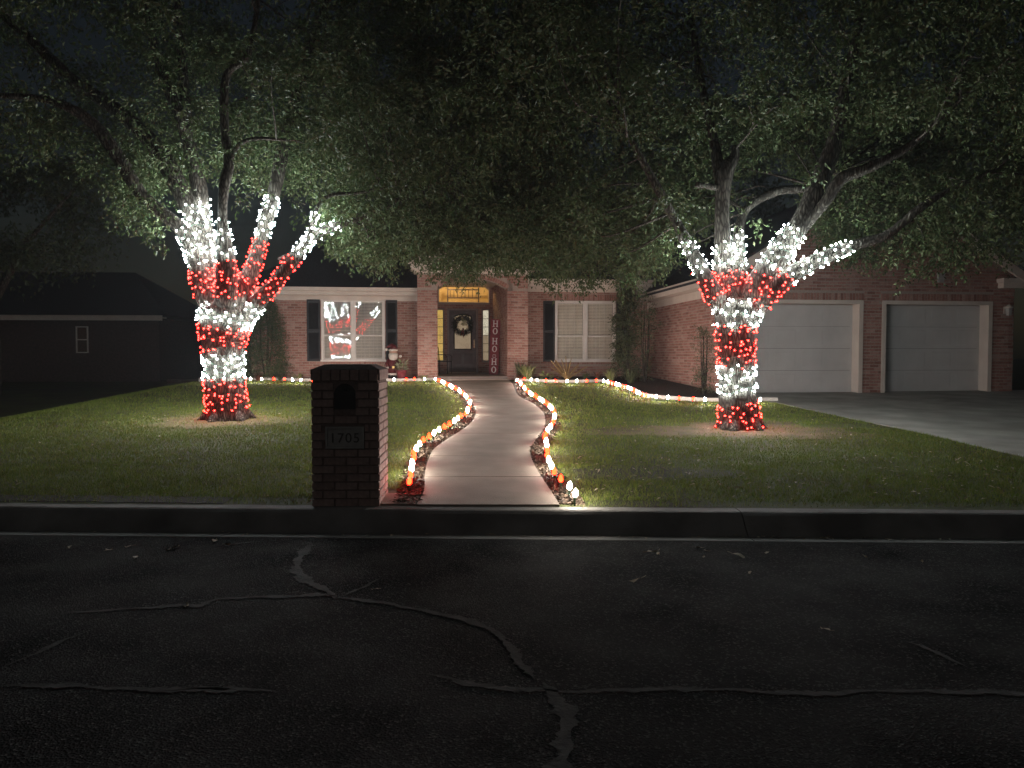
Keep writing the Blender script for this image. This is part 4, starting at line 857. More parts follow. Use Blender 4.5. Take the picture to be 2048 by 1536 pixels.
mb = MB(); mb.tube([(door_c - .03, .004, oz1 - .06), (door_c - .03, -.02, oz1 - .06), (door_c + .03, -.02, oz1 - .06), (door_c + .03, .004, oz1 - .06)], .006, 6); mb.build('handle', M['black'], md)
mb = MB(); p0, p1, q0, q1 = -.18, .17, .54, .74
mb.box(p0, p1, .0, .03, q0, q1); mb.box(p0, p0 + .018, -.014, -.0005, q0, q1); mb.box(p1 - .018, p1, -.014, -.0005, q0, q1); mb.box(p0 + .018, p1 - .018, -.0135, -.0005, q1 - .018, q1); mb.box(p0 + .018, p1 - .018, -.0135, -.0005, q0, q0 + .018); plq = mb.build('plaque', M['plaque'], mail)
for i, chx in enumerate('1705'):
    cv = bpy.data.curves.new('digit', 'FONT'); cv.body = chx; cv.size = .125; cv.extrude = .003; cv.align_x = 'CENTER'; cv.materials.append(M['digit'])
    o = link('digit', cv, plq, (-.115 + .072 * i, -.0035, .595), (R(90), 0, 0))

# ------------------------------------------------------------------ trees
class Limb:
    def __init__(s, pts, D0=None):
        """pts: (px, py, radius in px, depth)"""
        raw = []
        for (px, py, r, d) in pts: p = at(px, py, d); raw.append((p.x, p.y, p.z, r * d / F))
        s.P = np.array(smooth_path(raw, .07))
    def frame(s, i):
        t = s.P[min(i + 1, len(s.P) - 1), :3] - s.P[max(i - 1, 0), :3]; t /= np.linalg.norm(t) + 1e-9
        u = np.array([0, 1.0, 0]) if abs(t[1]) < .9 else np.array([1.0, 0, 0]); a = np.cross(t, u); a /= np.linalg.norm(a); return a, np.cross(t, a), t
def build_tree(name, label, foot, limbs, trunk):
    root = empty(name, foot); tag(root, label, 'tree'); o = tuple(foot)
    mb = MB(); mb.tube(trunk.P[:, :3], list(trunk.P[:, 3]), 36, rough=.05); 
    for i in range(7):                                  # low buttress roots running into the soil
        w = 2 * math.pi * i / 7 + random.uniform(-.3, .3); r0 = trunk.P[2, 3]; e = random.uniform(1.02, 1.16); f = trunk.P[0, :3]
        mb.tube([(f[0] + r0 * .60 * math.cos(w), f[1] + r0 * .60 * math.sin(w), o[2] + .24), (f[0] + r0 * .88 * math.cos(w), f[1] + r0 * .84 * math.sin(w), o[2] + .08), (f[0] + r0 * e * math.cos(w), f[1] + r0 * e * math.sin(w), o[2] - .02), (f[0] + r0 * (e + .35) * math.cos(w), f[1] + r0 * (e + .35) * math.sin(w), o[2] - .10)], [.05, .085, .085, .04], 12, rough=.1)
    mb.build('trunk', M['bark'], root, off=o)
    for lb in limbs:
        big = lb.P[0, 3] > .06; mb = MB(); mb.tube(lb.P[:, :3], list(lb.P[:, 3]), 20 if big else 9, rough=.06); mb.build('limb', M['bark'], root, off=o)
    return root
def crown(root, name, centers, rad, per, m, L=.082, Wd=.038, droop=.35):
    """leaf sprays: each centre carries several short twigs set with leaves"""
    k = len(centers); nt_ = 7; tips = np.repeat(centers, nt_, 0); R_ = np.repeat(rad, nt_)
    d = unit(k * nt_); d[:, 2] = d[:, 2] * .65 - droop * .5; d /= np.linalg.norm(d, axis=1, keepdims=True)
    q = per // nt_; t = rng.uniform(.15, 1, (k * nt_, q)); P = tips[:, None, :] + d[:, None, :] * (t * R_[:, None])[:, :, None]
    P = P.reshape(-1, 3) + rng.normal(0, .022, (k * nt_ * q, 3)); P[:, 2] -= droop * .25 * (t.reshape(-1) ** 2) * np.repeat(R_, q)
    Dd = np.repeat(d, q, 0) * .8 + unit(len(P)) * .9; Dd[:, 2] -= droop; N = unit(len(P)) * .8; N[:, 2] += .9
    o = np.array(root.location); n_ = len(P)
    link(name, leaves_mesh(name, P - o, Dd, N, L * rng.uniform(.6, 1.25, n_), Wd * rng.uniform(.7, 1.25, n_), m), root)
    return tips, d, R_
def ellipsoid(c, r, k, shell=.35):
    kp = max(4, k // 15); d = unit(kp); q = (shell + (1 - shell) * rng.random(kp)) ** .6; Pp = np.array(c) + d * q[:, None] * np.array(r)
    sp_ = rng.uniform(.6, 1.3, kp)[:, None]; out = [Pp[i % kp] + rng.normal(0, 1, 3) * np.array([.44, .44, .22]) * sp_[i % kp] for i in range(k)]
    return np.array(out)
LBX = [-900, 0, 120, 225, 240, 290, 335, 345, 420, 470, 520, 560, 600, 640, 665, 700, 740, 790, 820, 870, 900, 960, 1010, 1060, 1100, 1150, 1200, 1260, 1300, 1345, 1352, 1380, 1440, 1500, 1560, 1640, 1690, 1760, 1830, 1880, 1940, 2000, 2048, 2900]
LBY = [330, 350, 350, 360, 470, 505, 480, 400, 350, 385, 400, 395, 400, 430, 520, 545, 550, 552, 548, 572, 578, 560, 550, 572, 578, 588, 574, 600, 572, 572, 480, 400, 345, 330, 330, 335, 430, 490, 520, 545, 570, 560, 555, 540]
def keep(Cn, Rr):
    """stay above the ragged lower outline of the canopy, and leave the boughs open to view"""
    x, y = proj(Cn); b = np.interp(x, LBX, LBY)
    b = np.where((Cn[:, 1] > 13.6) & (x > 1352) & (x < 1900), np.maximum(b, np.interp(x, [1352, 1390, 1430, 1480, 1500, 1590, 1640, 1700, 1900], [480, 500, 490, 350, 335, 340, 500, 545, 560])), b); f = F / np.maximum(Cn[:, 1], 1)
    b = b - 14 + 16 * np.sin(x * .055) * np.sin(x * .021 + 1) - rng.exponential(26, len(x)) + 26
    ok = y + Rr * f * .75 < b
    ok &= Cn[:, 1] > 5.0
    front = (Cn[:, 1] < 12.6)
    clear = front & (x < 640) & (y > -40) & (y < 460) & (rng.random(len(x)) < .80)
    clear |= front & (x > 1360) & (x < 1880) & (y > 230) & (y < 500) & (rng.random(len(x)) < .85)
    # a thin place over the far left where the night sky shows
    thin = (x < 330) & (y < 260) & (rng.random(len(x)) < .25)
    sky1 = ((x - 925) / 26) ** 2 + ((y - 335) / 17) ** 2 < 1; sky2 = ((x - 770) / 30) ** 2 + ((y - 130) / 22) ** 2 < 1
    return ok & ~clear & ~thin & ~sky1 & ~sky2

D = LT.y
trunkL = Limb([(455, 850, 47.0, D), (455, 836, 44.0, D), (454, 815, 39.0, D), (449, 770, 37.0, D), (447, 720, 37.5, D), (446, 690, 40.0, D), (448, 655, 47.0, D), (453, 628, 52, D), (454, 612, 44, D), (452, 600, 22, D), (452, 595, 3, D)])
limbsL = [
 Limb([(430, 640, 19.5, D), (405, 575, 18.5, D), (388, 510, 15.5, D - .1), (362, 458, 13.5, D - .2), (287, 393, 12.5, D - .4), (239, 318, 13.0, D - .6), (191, 253, 11.5, D - .8), (137, 215, 9.0, D - 1), (85, 198, 7.0, D - 1), (0, 191, 5.0, D - 1.1), (-80, 190, 3.0, D - 1.2)]),
 Limb([(440, 640, 23.5, D), (415, 570, 22.5, D + .1), (402, 500, 19.5, D + .1), (388, 440, 16.5, D + .2), (342, 342, 18.0, D + .3), (308, 290, 16.0, D + .4), (256, 239, 14.0, D + .5), (191, 191, 12.0, D + .6), (147, 161, 11.0, D + .6), (103, 120, 10.0, D + .7), (51, 68, 9.0, D + .8), (0, 27, 8.0, D + .9), (-60, -30, 6.0, D + 1)]),
 Limb([(445, 630, 21.5, D), (428, 540, 17.5, D + .3), (408, 440, 12.5, D + .5), (400, 383, 15.0, D + .5), (383, 308, 14.0, D + .5), (362, 239, 12.0, D + .4), (342, 191, 11.0, D + .4), (328, 154, 9.0, D + .4), (300, 60, 7.0, D + .4), (280, -60, 5.0, D + .4)]),
 Limb([(376, 290, 10.0, D + .5), (372, 230, 11.0, D + .5), (369, 190, 10.0, D + .6), (366, 144, 9.0, D + .6), (362, 85, 8.0, D + .6), (350, -40, 6.0, D + .7)]),
 Limb([(455, 640, 23.5, D - .15), (453, 590, 22.5, D - .3), (452, 530, 18.5, D - .4), (447, 470, 12.5, D - .5), (445, 434, 8.5, D - .5), (448, 376, 10.0, D - .6), (458, 325, 10.0, D - .6), (451, 273, 8.5, D - .6), (448, 205, 8.0, D - .7), (455, 147, 7.0, D - .7), (492, 116, 6.0, D - .8), (506, 68, 5.0, D - .8), (520, -20, 4.0, D - .9)]),
 Limb([(456, 330, 5.0, D - .6), (478, 290, 4.5, D - .7), (513, 277, 3.5, D - .8), (570, 280, 2.5, D - .9)]),
 Limb([(465, 640, 27.5, D), (484, 588, 20.5, D - .1), (507, 530, 14.5, D), (524, 470, 12.5, D + .1), (537, 425, 13.5, D + .1), (547, 393, 12.5, D + .2), (564, 308, 13.0, D + .3), (585, 220, 10.0, D + .4), (615, 110, 8.0, D + .5), (660, -20, 6.0, D + .6)]),
 Limb([(470, 650, 23.5, D), (522, 598, 15.5, D - .2), (560, 553, 12.5, D - .3), (592, 512, 12.5, D - .3), (630, 470, 9.5, D - .2), (672, 452, 9.0, D), (740, 425, 7.0, D + .3), (820, 390, 6.0, D + .6), (900, 360, 4.0, D + 1)]),
 Limb([(560, 520, 6.0, D - .2), (610, 490, 5.0, D - .4), (645, 400, 4.0, D - .5), (720, 385, 3.0, D - .6), (800, 370, 2.0, D - .7)]),
]
treeL = build_tree('oak_tree', 'broad oak with pale spreading boughs wrapped in lights beside the mailbox pillar', Vector((LT.x, LT.y, G(LT.y))), limbsL, trunkL)
D2 = RT.y
trunkR = Limb([(1479, 868, 44.0, D2), (1479, 854, 42.0, D2), (1478, 830, 38.0, D2), (1474, 770, 35.0, D2), (1472, 700, 34.0, D2), (1471, 650, 39.0, D2), (1475, 618, 45, D2), (1478, 604, 36, D2), (1479, 596, 18, D2), (1479, 592, 3, D2)])
limbsR = [
 Limb([(1450, 620, 21.5, D2), (1420, 575, 17.5, D2 - .1), (1395, 525, 13.5, D2 - .2), (1375, 487, 12.5, D2 - .2), (1350, 440, 8.5, D2 - .2), (1325, 395, 9.0, D2 - .3), (1290, 330, 7.0, D2 - .4), (1240, 240, 5.0, D2 - .6)]),
 Limb([(1462, 615, 25.5, D2), (1450, 540, 20.5, D2 + .2), (1445, 470, 15.5, D2 + .2), (1445, 400, 13.5, D2 + .2), (1450, 345, 17.0, D2 + .2), (1468, 315, 9.0, D2 + .2), (1470, 292, 7.0, D2 + .2)]),
 Limb([(1447, 380, 13.0, D2 + .2), (1437, 335, 12.0, D2 + .3), (1425, 270, 9.0, D2 + .4), (1400, 150, 7.0, D2 + .6), (1380, 20, 5.0, D2 + .8)]),
 Limb([(1442, 378, 6.0, D2 + .2), (1418, 372, 6.5, D2 + .1), (1393, 370, 6.5, D2)]),
 Limb([(1475, 620, 21.5, D2), (1474, 560, 17.5, D2 + .1), (1475, 500, 13.5, D2 + .3), (1482, 440, 8.5, D2 + .5), (1504, 408, 7.5, D2 + .5), (1556, 382, 9.0, D2 + .6), (1614, 376, 7.0, D2 + .7), (1660, 350, 5.0, D2 + .9)]),
 Limb([(1490, 620, 27.5, D2), (1530, 550, 25.5, D2 - .1), (1572, 488, 22.5, D2 - .2), (1605, 440, 19.5, D2 - .2), (1632, 383, 20.0, D2 - .2), (1652, 329, 17.0, D2 - .2), (1668, 285, 15.0, D2 - .2), (1690, 180, 11.0, D2 - .2), (1720, 40, 8.0, D2 - .2), (1740, -60, 6.0, D2 - .2)]),
 Limb([(1612, 448, 11.5, D2 - .2), (1650, 405, 10.5, D2 - .4), (1683, 358, 12.0, D2 - .5), (1731, 338, 10.0, D2 - .6), (1793, 308, 8.0, D2 - .7), (1840, 275, 6.0, D2 - .8), (1920, 200, 4.0, D2 - 1)]),
 Limb([(1500, 630, 21.5, D2), (1545, 575, 20.5, D2 - .2), (1600, 538, 15.5, D2 - .3), (1660, 510, 13.5, D2 - .4), (1713, 489, 10.5, D2 - .4), (1767, 473, 9.0, D2 - .5), (1804, 447, 7.5, D2 - .6), (1842, 415, 8.0, D2 - .7), (1900, 380, 5.0, D2 - .8), (1990, 340, 3.0, D2 - 1)]),
]
treeR = build_tree('oak_tree', 'oak with a cut-off bough wrapped in lights in front of the garage', Vector((RT.x, RT.y, G(RT.y))), limbsR, trunkR)
# crowns
CL = np.concatenate([ellipsoid((LT.x - .5, 14.2, 8.0), (7.2, 6.5, 5.2), 5200), ellipsoid((-2.2, 15.5, 5.6), (3.4, 3.4, 2.9), 2000), ellipsoid((-8.5, 13.8, 6.2), (3.8, 3.5, 3.0), 1500),
                     ellipsoid((-.8, 11.5, 8.2), (3.0, 3.5, 2.6), 700), ellipsoid((-1.6, 16.0, 3.7), (2.6, 2.0, 1.3), 900)])
rl = rng.uniform(.25, .52, len(CL)); kk = keep(CL, rl); CL, rl = CL[kk], rl[kk]
ex = np.array([tuple(at(x, y, d_)) for x, y, d_ in ((265, 410, 12.6), (290, 450, 12.7), (300, 485, 12.6), (262, 440, 12.8), (320, 470, 12.8), (250, 385, 12.7), (300, 400, 12.8), (480, 400, 12.6), (510, 380, 12.7), (600, 420, 12.5), (650, 480, 12.6), (690, 500, 12.8), (500, 330, 12.9), (640, 440, 12.8), (720, 520, 13.2), (480, 360, 13.4), (440, 350, 13.6))])
CL = np.concatenate([CL, ex]); rl = np.concatenate([rl, np.full(len(ex), .30)])
crown(treeL, 'crown', CL, rl, 42, M['leafA'])
CR = np.concatenate([ellipsoid((5.8, 15.0, 4.4), (2.6, 1.0, 1.6), 900), ellipsoid((RT.x + .6, 13.2, 8.2), (7.6, 6.5, 5.4), 4000), ellipsoid((1.4, 15.0, 5.3), (3.4, 3.4, 2.8), 1900), ellipsoid((8.0, 12.6, 6.0), (3.8, 3.4, 2.8), 1100),
                     ellipsoid((.6, 16.2, 3.8), (3.2, 2.0, 1.5), 1000), ellipsoid((3.0, 10.5, 8.0), (4.0, 3.0, 2.5), 700), ellipsoid((7.0, 13.8, 4.9), (3.6, 2.4, 2.0), 1200)])
rr_ = rng.uniform(.25, .52, len(CR)); kk = keep(CR, rr_); CR, rr_ = CR[kk], rr_[kk]
ex = np.array([tuple(at(x, y, d_)) for x, y, d_ in ((1370, 440, 11.6), (1360, 470, 11.7), (1500, 440, 12.6), (1490, 400, 12.9), (1525, 450, 12.5), (1700, 420, 12.6), (1760, 430, 12.4), (1640, 350, 11.6), (1800, 500, 12.2), (1830, 480, 12.4), (1345, 400, 11.6), (1310, 545, 14.5), (1265, 570, 15.0), (1800, 525, 12.0), (1803, 560, 12.0))])
CR = np.concatenate([CR, ex]); rr_ = np.concatenate([rr_, np.full(len(ex), .26)])
crown(treeR, 'crown', CR, rr_, 42, M['leafA'])
print('clusters', len(CL), len(CR))
# small boughs running from the limbs out to the leaf sprays
def twigs(root, limbs, Cn, k):
    ends = np.concatenate([lb.P[int(len(lb.P) * .45):] for lb in limbs]); mb = MB(); o = tuple(root.location)
    for i in rng.choice(len(Cn), min(k, len(Cn)), replace=False):
        c_ = Cn[i]; d = np.linalg.norm(ends[:, :3] - c_, axis=1); e = ends[np.argmin(d + rng.uniform(0, .5, len(d)))]; dd = np.linalg.norm(e[:3] - c_)
        if dd > 3.0: continue
        mid_ = (e[:3] + c_) / 2 + rng.normal(0, .12 * dd, 3) + np.array([0, 0, .08 * dd]); r0 = min(e[3] * .7, .008 + .007 * dd)
        mb.tube(smooth_path([e[:3], mid_, c_], max(.12, dd / 7)), list(np.linspace(r0, .004, len(smooth_path([e[:3], mid_, c_], max(.12, dd / 7))))), 4)
    tag(mb.build('twigs', M['bark'], root, off=o), kind='stuff')
twigs(treeL, limbsL, CL, 260); twigs(treeR, limbsR, CR, 240)

# ------------------------------------------------------------------ light strings wound round the trees
def bulb_mesh(name, m, r=.0125):
    mb = MB(); mb.lathe([(.008, 0), (.010, .010), (.0135, .018), (.0135, .020)], 7, 1); prof = [(.0125, .0202)] + [(r * math.cos(w), .022 + r * 1.35 * math.sin(w)) for w in np.linspace(.05, 1.4, 5)]
    mb.lathe(prof, 8, 0); return mb.mesh(name, [m, M['socket']])
TB = {'w': bulb_mesh('bulb', M['tree_white']), 'r': bulb_mesh('bulb', M['tree_red'])}
def wrap(foot, parts, col, label, allimbs, cat='string lights', spacing=.102, row=.094, down=-.40, back=1.0):
    """parts: (limb, row from, row to) as heights in image rows of the 2048 frame"""
    root = empty('string_lights', foot); tag(root, label, cat, 'candy cane striped tree lights'); o = np.array(foot); wmb = MB(); nb = 0
    allP = [(lb, lb.P) for lb in allimbs]
    for (lb, ya, yb) in parts:
        X_, Y_ = proj(lb.P[:, :3]); idx = [i for i in range(len(lb.P)) if min(ya, yb) <= Y_[i] <= max(ya, yb)]
        if not idx: continue
        s = 0.0; last = None; chain = []; accum = row * .5; prev = lb.P[idx[0], :3]
        for i in idx:
            s += np.linalg.norm(lb.P[i, :3] - prev); prev = lb.P[i, :3]
            if s < accum: continue
            accum += row; a, b_, t = lb.frame(i); r = lb.P[i, 3]; k = max(4, int(2 * math.pi * r / spacing)); ph = random.random() * 6.28
            for j in range(k):
                w = ph + 2 * math.pi * j / k + random.gauss(0, .14); n_ = a * math.cos(w) + b_ * math.sin(w); p = lb.P[i, :3] + n_ * (r * 1.02 + .004) + t * random.gauss(0, .03)
                tip = p + n_ * .05; bad = False
                for (l2, P2) in allP:
                    if l2 is lb: continue
                    d = np.linalg.norm(P2[:, :3] - tip, axis=1) - P2[:, 3]
                    if d.min() < .005: bad = True; break
                if bad or nb >= 299 or (n_[1] > .3 and random.random() > back): continue
                v_ = Vector(n_) + Vector((random.gauss(0, .22), random.gauss(0, .22), random.gauss(down, .25)))
                if Vector(n_).dot(v_) < .2: v_ = Vector(n_)
                ob = bpy.data.objects.new('bulb', TB[col]); C.objects.link(ob); ob.parent = root; ob.location = p - o; ob.rotation_mode = 'QUATERNION'; ob.rotation_quaternion = v_.to_track_quat('Z', 'Y'); nb += 1
                chain.append(p - o + n_ * .006)
        if len(chain) > 2:
            vs_, seg = [], [chain[0]]
            for q in chain[1:]:
                if np.linalg.norm(q - seg[-1]) < .34: seg.append(q)
                else:
                    if len(seg) > 2: wmb.tube(seg, .0048, 3)
                    seg = [q]
            if len(seg) > 2: wmb.tube(seg, .0048, 3)
    if wmb.v: tag(wmb.build('wire', M['wire'], root), kind='stuff')
    return nb
A_, B_, C_, C2_, D_, D3_, E_, F_, F2_ = limbsL; allL = limbsL + [trunkL]; ft = treeL.location
cnt = [wrap(ft, [(trunkL, 830, 760)], 'r', 'red string lights round the foot of the tree beside the mailbox pillar', allL),
 wrap(ft, [(trunkL, 764, 700)], 'w', 'white string lights just above the red foot band of the tree by the mailbox', allL),
 wrap(ft, [(trunkL, 706, 652)], 'r', 'middle red band of string lights on the tree by the mailbox', allL),
 wrap(ft, [(trunkL, 660, 588), (F_, 640, 600)], 'w', 'white string lights at the fork of the tree by the mailbox', allL),
 wrap(ft, [(A_, 592, 540), (B_, 592, 535), (C_, 592, 545), (D_, 600, 515), (E_, 594, 478), (F_, 600, 512)], 'r', 'red string lights up the boughs of the tree by the mailbox', allL),
 wrap(ft, [(A_, 540, 456), (B_, 537, 420), (C_, 547, 392), (D_, 517, 440)], 'w', 'topmost white string lights on the steep boughs of the tree by the mailbox', allL, down=-.02),
 wrap(ft, [(E_, 480, 400), (F_, 514, 450), (F2_, 505, 425)], 'w', 'white string lights on the two boughs of the mailbox tree that lean towards the house', allL, down=-.02)]
q1, q2, q3, q4, q5, q6, q7, q8 = limbsR; allR = limbsR + [trunkR]; ft = treeR.location
cnt += [wrap(ft, [(trunkR, 862, 790)], 'r', 'red string lights round the foot of the tree before the garage', allR, back=.35),
 wrap(ft, [(trunkR, 796, 730)], 'w', 'white string lights just above the red foot band of the tree before the garage', allR, back=.35),
 wrap(ft, [(trunkR, 736, 654)], 'r', 'middle red band of string lights on the tree before the garage', allR, back=.35),
 wrap(ft, [(trunkR, 660, 600)], 'w', 'white string lights at the fork of the tree before the garage', allR, back=.35),
 wrap(ft, [(trunkR, 602, 560), (q1, 600, 552), (q2, 602, 540), (q5, 600, 545), (q6, 605, 545), (q8, 610, 552)], 'r', 'red string lights up the boughs of the tree before the garage', allR, back=.35),
 wrap(ft, [(q1, 553, 475), (q2, 541, 470), (q5, 547, 460)], 'w', 'topmost white string lights on the upright boughs of the tree before the garage', allR, back=.35, down=-.02),
 wrap(ft, [(q6, 548, 462), (q8, 555, 492)], 'w', 'white string lights on the two boughs of the garage tree that lean towards the garage', allR, back=.35, down=-.02)]
print('bulbs', cnt)

# ------------------------------------------------------------------ light strings along the walk and beds
def c9_mesh(m):
    mb = MB(); mb.lathe([(.013, -.002), (.014, .030), (.012, .034)], 8, 1)
    mb.lathe([(.012, .034), (.021, .046), (.0245, .060), (.022, .078), (.015, .096), (.007, .108), (.002, .112)], 10, 0)
    return mb.mesh('bulb', [m, M['socket']])
CB = {'w': c9_mesh(M['path_white']), 'r': c9_mesh(M['path_red'])}
stake_me = MB().lathe([(.001, -.10), (.007, -.02), (.008, .05), (.012, .056)], 6).mesh('stake', M['socket'])
def light_line(px, label, pattern, spacing, start=0.0, lift=0.012):
    P = np.array(smooth_path([hit(x, y, .05) for x, y in px], .02)); s = np.concatenate([[0], np.cumsum(np.linalg.norm(np.diff(P[:, :2], axis=0), axis=1))])
    o = Vector((P[0, 0], P[0, 1], G(P[0, 1]))); root = empty('path_lights', o); tag(root, label, 'string lights', 'staked lights along the walk and beds'); wire = []
    n_ = int((s[-1] - start) / spacing) + 1
    for i in range(n_):
        d = start + i * spacing + random.uniform(-.02, .02); x, y = np.interp(d, s, P[:, 0]), np.interp(d, s, P[:, 1]); y = max(y, K(x) + .20); z = G(y) + .052
        b_ = bpy.data.objects.new('bulb', CB[pattern[i % len(pattern)]]); C.objects.link(b_); b_.parent = root; b_.location = Vector((x, y, z)) - o; b_.rotation_euler = (random.gauss(0, .10), random.gauss(0, .10), 0)
        link('stake', stake_me, root, Vector((x, y, z - .054)) - o); wire.append(Vector((x, y, z - .008)) - o)
        if i < n_ - 1:
            d2 = d + spacing * .5; wire.append(Vector((np.interp(d2, s, P[:, 0]), np.interp(d2, s, P[:, 1]), G(y) + .02)) - o)
    MB().tube(wire, .004, 4).build('wire', M['wire'], root)
    return n_
nL = light_line([(816, 976), (822, 963), (825, 949), (827, 932), (829, 917), (836, 902), (846, 891), (860, 881), (872, 872), (895, 859), (917, 844), (929, 836), (937, 824), (940, 812), (933, 800), (921, 788), (899, 776), (881, 767), (871, 763)],
  'red and white bulbs along the walk edge nearest the mailbox pillar', 'rrww', .34)
nR = light_line([(1150, 1003), (1136, 984), (1121, 970), (1110, 957), (1104, 944), (1098, 932), (1093, 917), (1094, 902), (1090, 886), (1093, 872), (1104, 857), (1109, 840), (1105, 826), (1091, 812), (1070, 798), (1054, 787), (1041, 772), (1033, 764)],
  'white and red bulbs along the walk edge facing the garage tree', 'wwrr', .36)
nB = light_line([(1048, 763), (1085, 766), (1128, 767), (1165, 767), (1204, 766.5), (1230, 773), (1256, 781), (1280, 793), (1298, 798), (1346, 802), (1397, 805), (1450, 807), (1515, 806), (1545, 806)],
  'bulbs lining the bed edge from the entry round to the driveway', 'rwwr', .285)
nA = light_line([(849, 763), (826, 762.5), (806, 764), (740, 765), (670, 765), (607, 765), (562, 763), (518, 763), (494, 763), (440, 764), (404, 765)],
  'bulbs lining the bed edge under the window between the shutters', 'wrrw', .325)
print('path', nL, nR, nB, nA)

# ------------------------------------------------------------------ shrubs and bed plants
def shrub(name, label, base, h, rx, ry, shape, k, per, m, L, Wd, cat='shrub', droop=.1):
    root = empty(name, base); tag(root, label, cat)
    z = rng.random(k); rr = np.interp(z, *shape); an = rng.uniform(0, 2 * np.pi, k); q = np.sqrt(rng.uniform(.15, 1, k)) * rr
    Cn = np.stack([base[0] + np.cos(an) * q * rx, base[1] + np.sin(an) * q * ry, base[2] + .08 + z * h], 1)
    crown(root, 'foliage', Cn, rng.uniform(.12, .24, k), per, m, L, Wd, droop)
    mb = MB()
    for i in range(5):
        a = i * 1.3; mb.tube([(0.03 * math.cos(a), .03 * math.sin(a), -.03), (rx * .25 * math.cos(a), ry * .25 * math.sin(a), h * .4), (rx * .3 * math.cos(a + .4), ry * .3 * math.sin(a + .4), h * .88)], [.025, .016, .006], 6)
    mb.build('stem', M['bark'], root); return root
def gpt(px, d, py=740): p = at(px, py, d); return Vector((p.x, p.y, G(d) + .01))
shrub('holly_shrub', 'broad dark evergreen shrub between the light-wrapped tree and the shuttered window', gpt(532, 23.0), 2.35, .72, .55, ([0, .15, .5, .85, 1], [.75, 1, .85, .5, .15]), 330, 42, M['leafB'], .06, .028)
shrub('vine_shrub', 'tall narrow dark evergreen at the corner beside the garage wall', gpt(1252, 22.9), 3.15, .46, .40, ([0, .2, .6, 1], [1.2, .7, .85, .5]), 230, 42, M['leafB'], .07, .032)
shrub('vine_shrub', 'thin climbing shrub sprawling over the garage side wall', gpt(1290, 22.4), 2.5, .42, .5, ([0, .3, .7, 1], [.8, .6, 1, .3]), 60, 35, M['leafB'], .06, .028)
shrub('holly_shrub', 'slim grey-green shrub against the garage wall behind the wrapped trunk', gpt(1408, 18.3), 1.55, .26, .26, ([0, .3, .8, 1], [.7, .9, .9, .2]), 60, 35, M['leafB'], .05, .02)
def tuft(name, label, base, n_, h, spread, w_, m, grp=None, cat='plant'):
    root = empty(name, base); tag(root, label, cat, grp); V = []; T = []
    for i in range(n_):
        a = random.uniform(0, 6.283); le = random.uniform(.25, 1.0) * spread; hh = h * random.uniform(.6, 1.1); w = w_ * random.uniform(.7, 1.2); c_, s_ = math.cos(a), math.sin(a); r0 = random.uniform(0, spread * .2)
        for t in (0, .35, .7, 1.0):
            r = r0 + le * t ** 1.3; z = hh * (t * 1.5 - .62 * t * t); ww = w * 1.5 * (1 - t ** 2 * .9) / 2
            V += [(c_ * r - s_ * ww, s_ * r + c_ * ww, z), (c_ * r + s_ * ww, s_ * r - c_ * ww, z)]
        b_ = i * 8; T += [(b_ + 2 * j, b_ + 2 * j + 1, b_ + 2 * j + 3, b_ + 2 * j + 2) for j in range(3)]
    link('foliage', np_mesh(name, np.array(V), np.array(T), m), root); return root
tuft('strap_leaf_plant', 'striped strap-leaf clump spilling beside the right-hand entry pillar', gpt(1054, 22.65), 140, .50, .46, .022, M['liriope'])
tuft('strap_leaf_plant', 'tall thin grassy clump against the brick beside the entry pillar', gpt(1040, 22.95), 60, .62, .35, .014, M['leafB'])
tuft('bronze_plant', 'low reddish clump at the foot of the right-hand entry pillar', gpt(1040, 22.5), 40, .2, .2, .03, M['redleaf'])
pb = gpt(1092, 22.5); o = empty('broad_leaf_plant', pb); tag(o, 'small bright green broad-leaved plant by the edging lights', 'plant'); rosette('foliage', o, 40, .22, .2, .16, .07, M['liriope'])
tuft('bronze_plant', 'reddish low clump behind the edging under the right-hand window', gpt(1116, 22.6), 40, .16, .22, .03, M['redleaf'])  # clump takes the reddish-brown leaf colour
# palm-like plant whose fronds hold the orange lamplight in their colour
fp = empty('sago_plant', gpt(1134, 22.55)); tag(fp, 'fan of fronds in orange-lit colour rising under the right-hand window', 'plant')
def frond(az, L, lift, curve, n_=26):
    V = []; T = []; mbv = MB(); pts = []
    for i in range(n_ + 1):
        t = i / n_; r = L * t; z = lift * t - curve * t * t; p = np.array([math.cos(az) * r, math.sin(az) * r, .03 + z]); pts.append(p)
        if i > 2:
            for s_ in (-1, 1):
                ll = .13 * math.sin(math.pi * (t * .85 + .12)); d = np.array([-math.sin(az) * s_ + .5 * math.cos(az), math.cos(az) * s_ + .5 * math.sin(az), .25]); d /= np.linalg.norm(d); b_ = len(V)
                wv = np.array([math.cos(az), math.sin(az), 0]) * .020; V += [p - wv, p + wv, p + d * ll * 1.5]; T.append((b_, b_ + 1, b_ + 2))
    mbv.tube(pts, list(np.linspace(.022, .007, len(pts))), 5); mbv.add(V, T); mbv.build('frond', M['fern'], fp)
for az, L, li, cu_ in ((R(200), .36, .70, .12), (R(135), .42, .72, .2), (R(75), .38, .7, .2), (R(35), .45, .6, .15), (R(165), .5, .5, .12), (R(180), .48, .62, .05), (R(8), .62, .46, .06), (R(120), .3, .7, .1), (R(60), .3, .75, .12), (R(150), .4, .66, .08), (R(95), .25, .8, .1), (R(250), .3, .5, .2)): frond(az, L, li, cu_)
